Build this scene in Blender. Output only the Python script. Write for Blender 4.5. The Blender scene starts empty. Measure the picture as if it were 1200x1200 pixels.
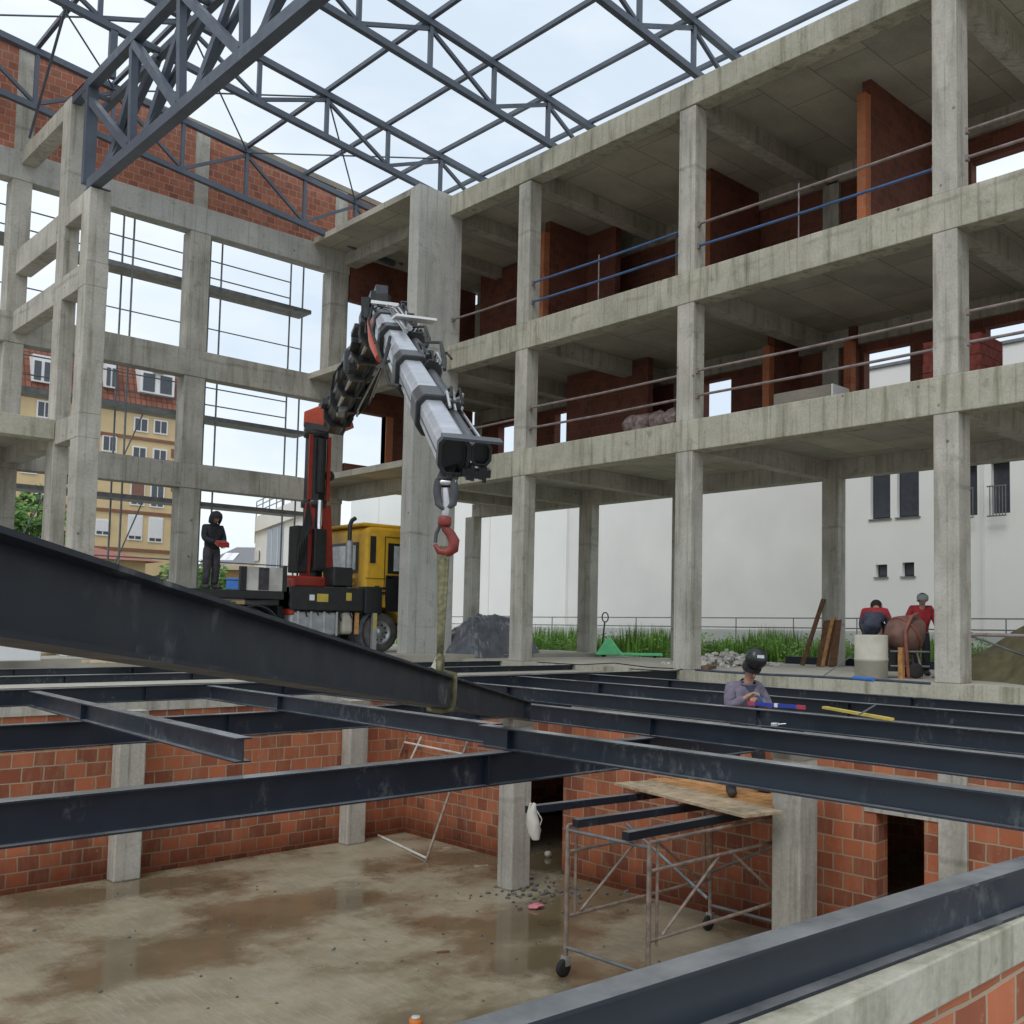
import bpy, bmesh, math, random
from mathutils import Vector, Matrix
random.seed(7)
R = math.radians
S = bpy.context.scene
COL = S.collection

# ---------------------------------------------------------------- camera
# scene frame: a = away to the left (world Y), b = away to the right (world X), z up, eye at the origin
YAW, PIT, ROL, FPX, CX, CY = 0.764705, 0.0642816, 0.0143743, 1184.235, 749.08, 660.40
def _basis():
    f = Vector((math.cos(YAW)*math.cos(PIT), math.sin(YAW)*math.cos(PIT), math.sin(PIT)))
    r = Vector((math.sin(YAW), -math.cos(YAW), 0))
    u = Vector((-math.cos(YAW)*math.sin(PIT), -math.sin(YAW)*math.sin(PIT), math.cos(PIT)))
    c, s = math.cos(ROL), math.sin(ROL)
    return c*r+s*u, -s*r+c*u, f
BR, BU, BF = _basis()
cam = bpy.data.cameras.new('camera'); co = bpy.data.objects.new('camera', cam); COL.objects.link(co)
m = Matrix.Identity(4)
for i in range(3):
    m[i][0], m[i][1], m[i][2] = BR[i], BU[i], -BF[i]
co.matrix_world = m
cam.sensor_width = 36; cam.sensor_fit = 'HORIZONTAL'
cam.lens = FPX/1200*36; cam.shift_x = (600-CX)/1200; cam.shift_y = (CY-600)/1200
cam.clip_start = 0.05; cam.clip_end = 3000
S.camera = co
# ---------------------------------------------------------------- world and sun
SUN_EL, SUN_AZ = R(52), R(-115)
w = bpy.data.worlds.new('World'); S.world = w; w.use_nodes = True
nt = w.node_tree; nt.nodes.clear()
out = nt.nodes.new('ShaderNodeOutputWorld'); bg = nt.nodes.new('ShaderNodeBackground')
sky = nt.nodes.new('ShaderNodeTexSky'); sky.sky_type = 'NISHITA'; sky.sun_disc = False
sky.sun_elevation = SUN_EL; sky.sun_rotation = R(205)
tc = nt.nodes.new('ShaderNodeTexCoord'); mp = nt.nodes.new('ShaderNodeMapping'); mp.inputs['Scale'].default_value = (1.3, 1.3, 3.2)
n1 = nt.nodes.new('ShaderNodeTexNoise'); n1.inputs['Scale'].default_value = 1.7; n1.inputs['Detail'].default_value = 6; n1.inputs['Roughness'].default_value = .55
rp = nt.nodes.new('ShaderNodeValToRGB')
rp.color_ramp.elements[0].position = .38; rp.color_ramp.elements[0].color = (6.3, 7.3, 8.35, 1)
rp.color_ramp.elements[1].position = .6; rp.color_ramp.elements[1].color = (8.6, 9.15, 9.6, 1)
mx = nt.nodes.new('ShaderNodeMix'); mx.data_type = 'RGBA'; mx.inputs[0].default_value = .92
L = nt.links.new
L(tc.outputs['Generated'], mp.inputs['Vector']); L(mp.outputs['Vector'], n1.inputs['Vector']); L(n1.outputs['Fac'], rp.inputs['Fac'])
L(sky.outputs['Color'], mx.inputs[6]); L(rp.outputs['Color'], mx.inputs[7]); L(mx.outputs[2], bg.inputs['Color'])
bg.inputs['Strength'].default_value = 0.095
L(bg.outputs['Background'], out.inputs['Surface'])
sl = bpy.data.lights.new('sun', 'SUN'); sl.energy = 1.0; sl.angle = R(25); sl.color = (1, .965, .91)
so = bpy.data.objects.new('sun', sl); COL.objects.link(so)
sdir = Vector((math.cos(SUN_EL)*math.sin(SUN_AZ), math.cos(SUN_EL)*math.cos(SUN_AZ), math.sin(SUN_EL)))
so.rotation_euler = sdir.to_track_quat('Z', 'Y').to_euler()
S.view_settings.view_transform = 'Standard'; S.view_settings.look = 'None'
S.view_settings.exposure = 0.34; S.view_settings.gamma = 1
S.render.engine = 'CYCLES'

# ---------------------------------------------------------------- helpers
def W(a, b, z): return Vector((b, a, z))
def ray(x, y): return BF + BR*((x-CX)/FPX) - BU*((y-CY)/FPX)
def UA(x, y, a): d = ray(x, y); return d*(a/d.y)
def UB(x, y, b): d = ray(x, y); return d*(b/d.x)
def UZ(x, y, z): d = ray(x, y); return d*(z/d.z)
def UD(x, y, dep): return ray(x, y)*dep

M = {}
def newmat(name):
    mt = bpy.data.materials.new(name); mt.use_nodes = True; M[name] = mt
    t = mt.node_tree; return mt, t, t.nodes['Principled BSDF']
def plain(name, col, rough=.6, metal=0, var=.12, scale=6, bump=0.0, spec=None):
    mt, t, p = newmat(name)
    g = t.nodes.new('ShaderNodeNewGeometry'); n = t.nodes.new('ShaderNodeTexNoise')
    n.inputs['Scale'].default_value = scale; n.inputs['Detail'].default_value = 5
    t.links.new(g.outputs['Position'], n.inputs['Vector'])
    r = t.nodes.new('ShaderNodeValToRGB')
    r.color_ramp.elements[0].position = .3; r.color_ramp.elements[1].position = .7
    r.color_ramp.elements[0].color = tuple(c*(1-var) for c in col)+(1,)
    r.color_ramp.elements[1].color = tuple(min(1, c*(1+var)) for c in col)+(1,)
    t.links.new(n.outputs['Fac'], r.inputs['Fac']); t.links.new(r.outputs['Color'], p.inputs['Base Color'])
    p.inputs['Roughness'].default_value = rough; p.inputs['Metallic'].default_value = metal
    if spec is not None: p.inputs['Specular IOR Level'].default_value = spec
    if bump:
        bp = t.nodes.new('ShaderNodeBump'); bp.inputs['Strength'].default_value = bump; bp.inputs['Distance'].default_value = .05 if name.startswith('cloth') else .02
        t.links.new(n.outputs['Fac'], bp.inputs['Height']); t.links.new(bp.outputs['Normal'], p.inputs['Normal'])
    return mt
def mixc(t, fac, c1, c2, mode='MIX'):
    n = t.nodes.new('ShaderNodeMix'); n.data_type = 'RGBA'; n.blend_type = mode
    for s, v in ((0, fac), (6, c1), (7, c2)):
        if isinstance(v, (int, float)): n.inputs[s].default_value = v
        elif isinstance(v, tuple): n.inputs[s].default_value = v+(1,) if len(v) == 3 else v
        else: t.links.new(v, n.inputs[s])
    return n.outputs[2]
def noise(t, vec, scale, detail=4, rough=.55, mapping=None):
    if mapping:
        mpn = t.nodes.new('ShaderNodeMapping'); mpn.inputs['Scale'].default_value = mapping
        t.links.new(vec, mpn.inputs['Vector']); vec = mpn.outputs['Vector']
    n = t.nodes.new('ShaderNodeTexNoise'); n.inputs['Scale'].default_value = scale
    n.inputs['Detail'].default_value = detail; n.inputs['Roughness'].default_value = rough
    t.links.new(vec, n.inputs['Vector']); return n.outputs['Fac']
def ramp(t, fac, p0, p1, c0=(0, 0, 0), c1=(1, 1, 1)):
    r = t.nodes.new('ShaderNodeValToRGB'); e = r.color_ramp.elements
    e[0].position = p0; e[1].position = p1; e[0].color = c0+(1,); e[1].color = c1+(1,)
    t.links.new(fac, r.inputs['Fac']); return r.outputs['Color']
def concrete(name, c_lo, c_hi, stain=(.12, .12, .075), st_amt=.5, panels=None, streak=True, rough=.85):
    mt, t, p = newmat(name)
    g = t.nodes.new('ShaderNodeNewGeometry').outputs['Position']
    col = mixc(t, ramp(t, noise(t, g, 1.1, 6, .6), .3, .7), c_lo, c_hi)
    fine = noise(t, g, 22, 5, .65)
    col = mixc(t, .35, col, ramp(t, fine, .3, .75, (.35, .35, .34), (.75, .75, .73)), 'OVERLAY')
    if streak:
        sv = noise(t, g, 2.4, 5, .6, (2.2, 2.2, .22))
        sf = ramp(t, sv, .5, .72)
        mm = t.nodes.new('ShaderNodeMath'); mm.operation = 'MULTIPLY'; mm.inputs[1].default_value = st_amt
        t.links.new(sf, mm.inputs[0])
        col = mixc(t, mm.outputs[0], col, stain)
        # pale runs of lime
        pv = noise(t, g, 1.6, 4, .6, (3.0, 3.0, .3)); pf = ramp(t, pv, .62, .8)
        m2 = t.nodes.new('ShaderNodeMath'); m2.operation = 'MULTIPLY'; m2.inputs[1].default_value = .35
        t.links.new(pf, m2.inputs[0])
        col = mixc(t, m2.outputs[0], col, (.5, .5, .47))
        vo = t.nodes.new('ShaderNodeTexVoronoi'); vo.inputs['Scale'].default_value = 1.6; t.links.new(g, vo.inputs['Vector'])
        col = mixc(t, ramp(t, vo.outputs['Distance'], .035, .06, (.75, .75, .75), (0, 0, 0)), col, (.09, .085, .075))   # tie holes and knocks
        dk = noise(t, g, 3.3, 8, .7); col = mixc(t, ramp(t, dk, .56, .7, (0, 0, 0), (.5, .5, .5)), col, (.17, .165, .145))
        # shutter board edges: thin vertical grooves
        wv = t.nodes.new('ShaderNodeTexWave'); wv.bands_direction = 'DIAGONAL'; wv.inputs['Scale'].default_value = 2.1
        wv.inputs['Distortion'].default_value = .0
        mpn = t.nodes.new('ShaderNodeMapping'); mpn.inputs['Scale'].default_value = (1, 1, 0)
        t.links.new(g, mpn.inputs['Vector']); t.links.new(mpn.outputs['Vector'], wv.inputs['Vector'])
        wf = ramp(t, wv.outputs['Fac'], .0, .05, (.74, .74, .72), (1, 1, 1))
        col = mixc(t, ramp(t, noise(t, g, .9, 2), .4, .6, (.1, .1, .1), (.9, .9, .9)), col, wf, 'MULTIPLY')
        # pour joints every 1.5 m
        br = t.nodes.new('ShaderNodeTexWave'); br.bands_direction = 'Z'; br.inputs['Scale'].default_value = .13; br.inputs['Distortion'].default_value = .9
        br.inputs['Detail'].default_value = 3; br.inputs['Detail Scale'].default_value = 2
        t.links.new(g, br.inputs['Vector'])
        col = mixc(t, ramp(t, noise(t, g, .7, 2), .45, .6, (0, 0, 0), (.55, .55, .55)), col, ramp(t, br.outputs['Fac'], 0, .0025, (.55, .55, .53), (1, 1, 1)), 'MULTIPLY')
    if panels:
        b = t.nodes.new('ShaderNodeTexBrick'); b.inputs['Scale'].default_value = 1
        b.inputs['Brick Width'].default_value = panels[0]; b.inputs['Row Height'].default_value = panels[1]
        b.inputs['Mortar Size'].default_value = .012; b.offset = 0.35
        b.inputs['Color1'].default_value = (1, .97, .92, 1); b.inputs['Color2'].default_value = (.78, .78, .76, 1)
        b.inputs['Mortar'].default_value = (.42, .4, .36, 1)
        t.links.new(g, b.inputs['Vector'])
        col = mixc(t, .9, col, b.outputs['Color'], 'MULTIPLY')
    t.links.new(col, p.inputs['Base Color']); p.inputs['Roughness'].default_value = rough
    p.inputs['Specular IOR Level'].default_value = .25
    bp = t.nodes.new('ShaderNodeBump'); bp.inputs['Strength'].default_value = .35; bp.inputs['Distance'].default_value = .012
    t.links.new(fine, bp.inputs['Height']); t.links.new(bp.outputs['Normal'], p.inputs['Normal'])
    return mt
def brickmat(name, c1, c2, mortar, bw=.25, rh=.2, ms=.012, dark=None, wet=False):
    mt, t, p = newmat(name)
    g = t.nodes.new('ShaderNodeNewGeometry').outputs['Position']
    sx = t.nodes.new('ShaderNodeSeparateXYZ'); t.links.new(g, sx.inputs[0])
    ad = t.nodes.new('ShaderNodeMath'); ad.operation = 'ADD'; t.links.new(sx.outputs[0], ad.inputs[0]); t.links.new(sx.outputs[1], ad.inputs[1])
    cb = t.nodes.new('ShaderNodeCombineXYZ'); t.links.new(ad.outputs[0], cb.inputs[0]); t.links.new(sx.outputs[2], cb.inputs[1])
    dn = t.nodes.new('ShaderNodeTexNoise'); dn.inputs['Scale'].default_value = 2.5; t.links.new(g, dn.inputs['Vector'])
    vm = t.nodes.new('ShaderNodeVectorMath'); vm.operation = 'SCALE'; vm.inputs['Scale'].default_value = .035; t.links.new(dn.outputs['Color'], vm.inputs[0])
    va = t.nodes.new('ShaderNodeVectorMath'); va.operation = 'ADD'; t.links.new(cb.outputs[0], va.inputs[0]); t.links.new(vm.outputs[0], va.inputs[1])
    b = t.nodes.new('ShaderNodeTexBrick'); b.inputs['Scale'].default_value = 1
    b.inputs['Brick Width'].default_value = bw; b.inputs['Row Height'].default_value = rh
    b.inputs['Mortar Size'].default_value = ms; b.inputs['Mortar Smooth'].default_value = .3; b.inputs['Bias'].default_value = -.15
    b.inputs['Color1'].default_value = c1+(1,); b.inputs['Color2'].default_value = c2+(1,); b.inputs['Mortar'].default_value = mortar+(1,)
    t.links.new(va.outputs[0], b.inputs['Vector'])
    big = noise(t, g, .9, 5, .6)
    col = mixc(t, .7, b.outputs['Color'], ramp(t, big, .3, .7, (.42, .4, .4), (.68, .64, .6)), 'OVERLAY')
    sm = noise(t, g, 9, 5, .6, (1, 1, 1.6))
    col = mixc(t, ramp(t, sm, .62, .74, (0, 0, 0), (.55, .55, .55)), col, tuple(v*.9+.05 for v in mortar))
    stv = noise(t, g, 4.5, 6, .7, (1.6, 1.6, .35))
    col = mixc(t, ramp(t, stv, .48, .72, (0, 0, 0), (.42, .42, .42)), col, (mortar[0]*1.05, mortar[1]*.95, mortar[2]*.9))
    sm2 = noise(t, g, 3.1, 4, .6)
    col = mixc(t, ramp(t, sm2, .62, .72, (0, 0, 0), (.4, .4, .4)), col, dark or tuple(v*.45 for v in c1))
    if wet:   # rising damp: a band of soaked blocks above the flooded floor
        mr = t.nodes.new('ShaderNodeMapRange'); mr.inputs[1].default_value = -3.7; mr.inputs[2].default_value = -3.1
        mr.inputs[3].default_value = 1; mr.inputs[4].default_value = 0; 
        add = t.nodes.new('ShaderNodeMath'); add.operation = 'MULTIPLY_ADD'; add.inputs[1].default_value = .5; 
        t.links.new(big, add.inputs[0]); t.links.new(sx.outputs[2], add.inputs[2]); 
        sb = t.nodes.new('ShaderNodeMath'); sb.operation = 'SUBTRACT'; sb.inputs[1].default_value = .25
        t.links.new(add.outputs[0], sb.inputs[0]); t.links.new(sb.outputs[0], mr.inputs[0])
        col = mixc(t, mr.outputs[0], col, mixc(t, 1.0, col, (.36, .27, .23), 'MULTIPLY'))
    t.links.new(col, p.inputs['Base Color']); p.inputs['Roughness'].default_value = .8; p.inputs['Specular IOR Level'].default_value = .25
    bp = t.nodes.new('ShaderNodeBump'); bp.inputs['Strength'].default_value = .5; bp.inputs['Distance'].default_value = .012
    inv = t.nodes.new('ShaderNodeMath'); inv.operation = 'SUBTRACT'; inv.inputs[0].default_value = 1; t.links.new(b.outputs['Fac'], inv.inputs[1])
    t.links.new(inv.outputs[0], bp.inputs['Height']); t.links.new(bp.outputs['Normal'], p.inputs['Normal'])
    return mt
def steelmat(name, base, rough, scuff=.0):
    mt, t, p = newmat(name)
    g = t.nodes.new('ShaderNodeNewGeometry').outputs['Position']
    col = mixc(t, ramp(t, noise(t, g, 1.3, 5), .3, .7), tuple(v*.85 for v in base), tuple(v*1.2 for v in base))
    if scuff:
        a = noise(t, g, 1.8, 2, .5); b = noise(t, g, 16, 5, .7, (1, 1, .6))
        mu = t.nodes.new('ShaderNodeMath'); mu.operation = 'MULTIPLY'
        t.links.new(ramp(t, a, .56, .64), mu.inputs[0]); t.links.new(ramp(t, b, .5, .72, (0, 0, 0), (scuff,)*3), mu.inputs[1])
        col = mixc(t, mu.outputs[0], col, (.28, .29, .28))
    rg = ramp(t, noise(t, g, 5, 4), .3, .7, (rough-.07,)*3, (rough+.1,)*3)
    if scuff:      # rain film in the roughness; sky sheen painted as paler upward faces
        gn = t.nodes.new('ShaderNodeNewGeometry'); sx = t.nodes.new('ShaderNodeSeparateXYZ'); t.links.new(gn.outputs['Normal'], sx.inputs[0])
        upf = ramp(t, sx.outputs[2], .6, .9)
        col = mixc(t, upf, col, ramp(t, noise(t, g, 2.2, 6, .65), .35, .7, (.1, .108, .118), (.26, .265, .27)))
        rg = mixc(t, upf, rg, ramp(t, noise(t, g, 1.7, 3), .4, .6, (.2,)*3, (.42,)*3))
    t.links.new(col, p.inputs['Base Color'])
    t.links.new(rg, p.inputs['Roughness'])
    return mt

concrete('concrete', (.355, .34, .30), (.545, .525, .475))
concrete('concrete_beam', (.345, .33, .265), (.515, .495, .415), stain=(.1, .105, .05), st_amt=.6)
concrete('concrete_pillar', (.42, .42, .395), (.53, .525, .495), st_amt=.3)
concrete('soffit', (.4, .385, .34), (.56, .54, .475), panels=(2.5, 1.25), streak=False)
concrete('slab_top', (.36, .34, .29), (.48, .46, .4), streak=False)
concrete('coping', (.22, .2, .17), (.33, .3, .25), streak=False)
brickmat('block_wall', (.44, .15, .075), (.19, .065, .04), (.37, .29, .21), .27, .2, .011, wet=True)
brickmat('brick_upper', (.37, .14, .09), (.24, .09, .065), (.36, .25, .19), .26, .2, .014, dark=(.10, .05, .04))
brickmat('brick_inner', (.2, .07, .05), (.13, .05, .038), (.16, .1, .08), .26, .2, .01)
brickmat('brick_end', (.55, .2, .09), (.46, .15, .07), (.4, .25, .18), .26, .2, .01)
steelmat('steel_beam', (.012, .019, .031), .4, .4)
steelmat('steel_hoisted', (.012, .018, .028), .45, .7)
steelmat('roof_steel', (.085, .105, .14), .45)
plain('galvanised', (.22, .235, .24), .45, .5, .25)
plain('rail_tube', (.25, .2, .19), .6, .2, .3)
plain('rail_blue', (.05, .11, .25), .5, 0, .2)
plain('scaf_rust', (.3, .24, .2), .6, .2, .35, 12)
plain('black_paint', (.016, .018, .02), .35, 0, .3)
plain('black_rubber', (.02, .02, .02), .8, 0, .3)
plain('dusty_rubber', (.11, .105, .095), .85, 0, .3)
plain('dusty_dark', (.07, .075, .085), .8, 0, .35, 9)
plain('crane_red', (.3, .03, .016), .4, 0, .2)
plain('hook_red', (.2, .03, .024), .5, 0, .3, 14)
plain('crane_orange', (.5, .06, .018), .4, 0, .15)
plain('boom_grey', (.56, .58, .63), .3, .5, .2, 5)
plain('boom_edge', (.07, .075, .085), .4, .3, .2)
plain('chrome', (.75, .76, .78), .15, 1, .05)
plain('silver', (.55, .56, .57), .4, .7, .15)
plain('tank_alu', (.38, .4, .42), .5, .5, .2)
plain('cab_yellow', (.7, .4, .03), .4, 0, .12)
plain('glass', (.035, .05, .06), .08, 0, .2)
plain('glass_light', (.55, .6, .62), .08, 0, .2)
plain('wood', (.42, .33, .22), .8, 0, .3, 9, .3)
plain('wood_orange', (.5, .26, .1), .8, 0, .3, 9, .3)
plain('wood_dark', (.17, .085, .045), .8, 0, .3, 9, .3)
plain('plaster_white', (.77, .775, .755), .9, 0, .05, .5)
plain('plaster_bright', (.83, .845, .83), .9, 0, .03, .5)
plain('sling', (.125, .115, .06), .85, 0, .4, 30, .3)
plain('bag_white', (.6, .58, .53), .8, 0, .15)
plain('pink', (.6, .2, .25), .7)
plain('skin', (.42, .24, .17), .6, 0, .1)
plain('cloth_black', (.018, .02, .025), .85, 0, .3, 7, 1.0)
plain('cloth_navy', (.05, .055, .085), .85, 0, .25, 7, 1.0)
plain('cloth_grey', (.17, .165, .2), .85, 0, .3, 7, 1.0)
plain('cloth_trouser', (.055, .05, .06), .85, 0, .3, 7, 1.0)
plain('cloth_red', (.33, .02, .03), .8, 0, .2, 7, 1.0)
plain('cloth_purple', (.16, .14, .19), .85, 0, .25, 7, 1.0)
plain('lip', (.25, .12, .09), .7)
plain('glove_blue', (.06, .12, .25), .8)
plain('hair', (.015, .012, .01), .8)
plain('cap_grey', (.22, .24, .24), .8)
plain('shoe', (.05, .045, .04), .7, 0, .4, 15)
plain('shoe_light', (.3, .27, .22), .7, 0, .3, 15)
plain('mixer_drum', (.17, .09, .07), .7, 0, .3, 8)
plain('mixer_frame', (.24, .085, .06), .6, 0, .3, 10)
plain('ring_concrete', (.47, .45, .38), .85, 0, .18, 3)
plain('tarp', (.095, .105, .125), .45, 0, .3, 3)
plain('jack_green', (.2, .82, .36), .5, 0, .1)
plain('hose_blue', (.045, .06, .1), .6, 0, .3)
plain('blue', (.04, .16, .5), .5)
plain('level_blue', (.03, .05, .35), .4)
plain('level_red', (.4, .05, .09), .4)
plain('ruler_yellow', (.55, .42, .08), .6)
plain('gravel', (.6, .58, .54), .9, 0, .4, 14)
plain('rubble', (.33, .27, .21), .9, 0, .5, 10)
plain('debris', (.12, .12, .12), .8, 0, .4, 15)
plain('pallet_wrap', (.26, .2, .19), .35, 0, .5, 8)
plain('brick_stack', (.33, .075, .06), .75, 0, .35, 9)
plain('box_grey', (.5, .49, .47), .7, 0, .25, 3)
plain('facade_yellow', (.62, .48, .27), .85, 0, .08, 1)
plain('brown_trim', (.22, .1, .06), .7)
plain('frame_white', (.75, .76, .76), .6, 0, .03)
plain('shutter_white', (.7, .71, .72), .6, 0, .03)
plain('shutter_brown', (.2, .1, .07), .6)
plain('dark_window', (.06, .07, .085), .15)
plain('roof_grey', (.19, .19, .21), .8)
plain('red_roof', (.3, .12, .09), .8)
plain('leaf', (.11, .24, .045), .7, 0, .5, 3)
plain('leaf_dark', (.04, .1, .022), .7, 0, .5, 3)
plain('grass', (.21, .4, .07), .7, 0, .5, 1.5)
plain('flower', (.6, .65, .2), .7)
plain('bark', (.12, .09, .06), .9)
plain('orange', (.7, .2, .03), .6)
# roof tile
def tilemat():
    mt, t, p = newmat('roof_tile')
    g = t.nodes.new('ShaderNodeNewGeometry').outputs['Position']
    sx = t.nodes.new('ShaderNodeSeparateXYZ'); t.links.new(g, sx.inputs[0])
    cb = t.nodes.new('ShaderNodeCombineXYZ'); t.links.new(sx.outputs[0], cb.inputs[0]); t.links.new(sx.outputs[2], cb.inputs[1])
    b = t.nodes.new('ShaderNodeTexBrick'); b.inputs['Scale'].default_value = 1; b.offset = 0
    b.inputs['Brick Width'].default_value = .3; b.inputs['Row Height'].default_value = .42; b.inputs['Mortar Size'].default_value = .035
    b.inputs['Color1'].default_value = (.26, .1, .065, 1); b.inputs['Color2'].default_value = (.18, .075, .05, 1); b.inputs['Mortar'].default_value = (.12, .04, .025, 1)
    t.links.new(cb.outputs[0], b.inputs['Vector']); t.links.new(b.outputs['Color'], p.inputs['Base Color']); p.inputs['Roughness'].default_value = .8
tilemat()
def leafvar(name):   # each leaf or blade catches a tone of its own
    t = M[name].node_tree; p = t.nodes['Principled BSDF']
    src = p.inputs['Base Color'].links[0].from_socket
    g = t.nodes.new('ShaderNodeNewGeometry')
    col = mixc(t, .8, src, ramp(t, g.outputs['Random Per Island'], 0, 1, (.45, .5, .4), (1.0, 1.0, .85)), 'MULTIPLY')
    t.links.new(col, p.inputs['Base Color'])
for n_ in ('leaf', 'leaf_dark', 'grass'): leafvar(n_)
def floormat():
    mt, t, p = newmat('wet_floor')
    g = t.nodes.new('ShaderNodeNewGeometry').outputs['Position']
    big = noise(t, g, .42, 8, .6, (1.0, 1.0, 1))
    pud = ramp(t, big, .46, .55)                       # 1 in the puddles
    dry = mixc(t, ramp(t, noise(t, g, 1.3, 7, .65), .3, .72), (.235, .2, .135), (.385, .34, .24))
    # broom strokes across the drying mud
    st = noise(t, g, 6, 4, .6, (6.0, .5, 1))
    dry = mixc(t, ramp(t, st, .48, .7, (0, 0, 0), (.55, .55, .55)), dry, (.42, .39, .31))
    wetc = mixc(t, ramp(t, noise(t, g, .8, 4), .35, .65), (.13, .098, .056), (.205, .165, .1))
    col = mixc(t, pud, dry, wetc)
    t.links.new(col, p.inputs['Base Color'])
    t.links.new(ramp(t, big, .4, .56, (.55, .55, .55), (.09, .09, .09)), p.inputs['Roughness'])
    h = noise(t, g, 9, 6, .6)
    hm = t.nodes.new('ShaderNodeMath'); hm.operation = 'MULTIPLY'; t.links.new(h, hm.inputs[0])
    t.links.new(ramp(t, big, .44, .54, (1, 1, 1), (.04, .04, .04)), hm.inputs[1])
    bp = t.nodes.new('ShaderNodeBump'); bp.inputs['Strength'].default_value = .5; bp.inputs['Distance'].default_value = .02
    t.links.new(hm.outputs[0], bp.inputs['Height']); t.links.new(bp.outputs['Normal'], p.inputs['Normal'])
floormat()
plain('earth', (.25, .21, .15), .9, 0, .35, 2, .5)
plain('yard', (.36, .34, .29), .8, 0, .25, 1, .3)
plain('sand', (.125, .11, .06), .95, 0, .25, 5, .6)

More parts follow.
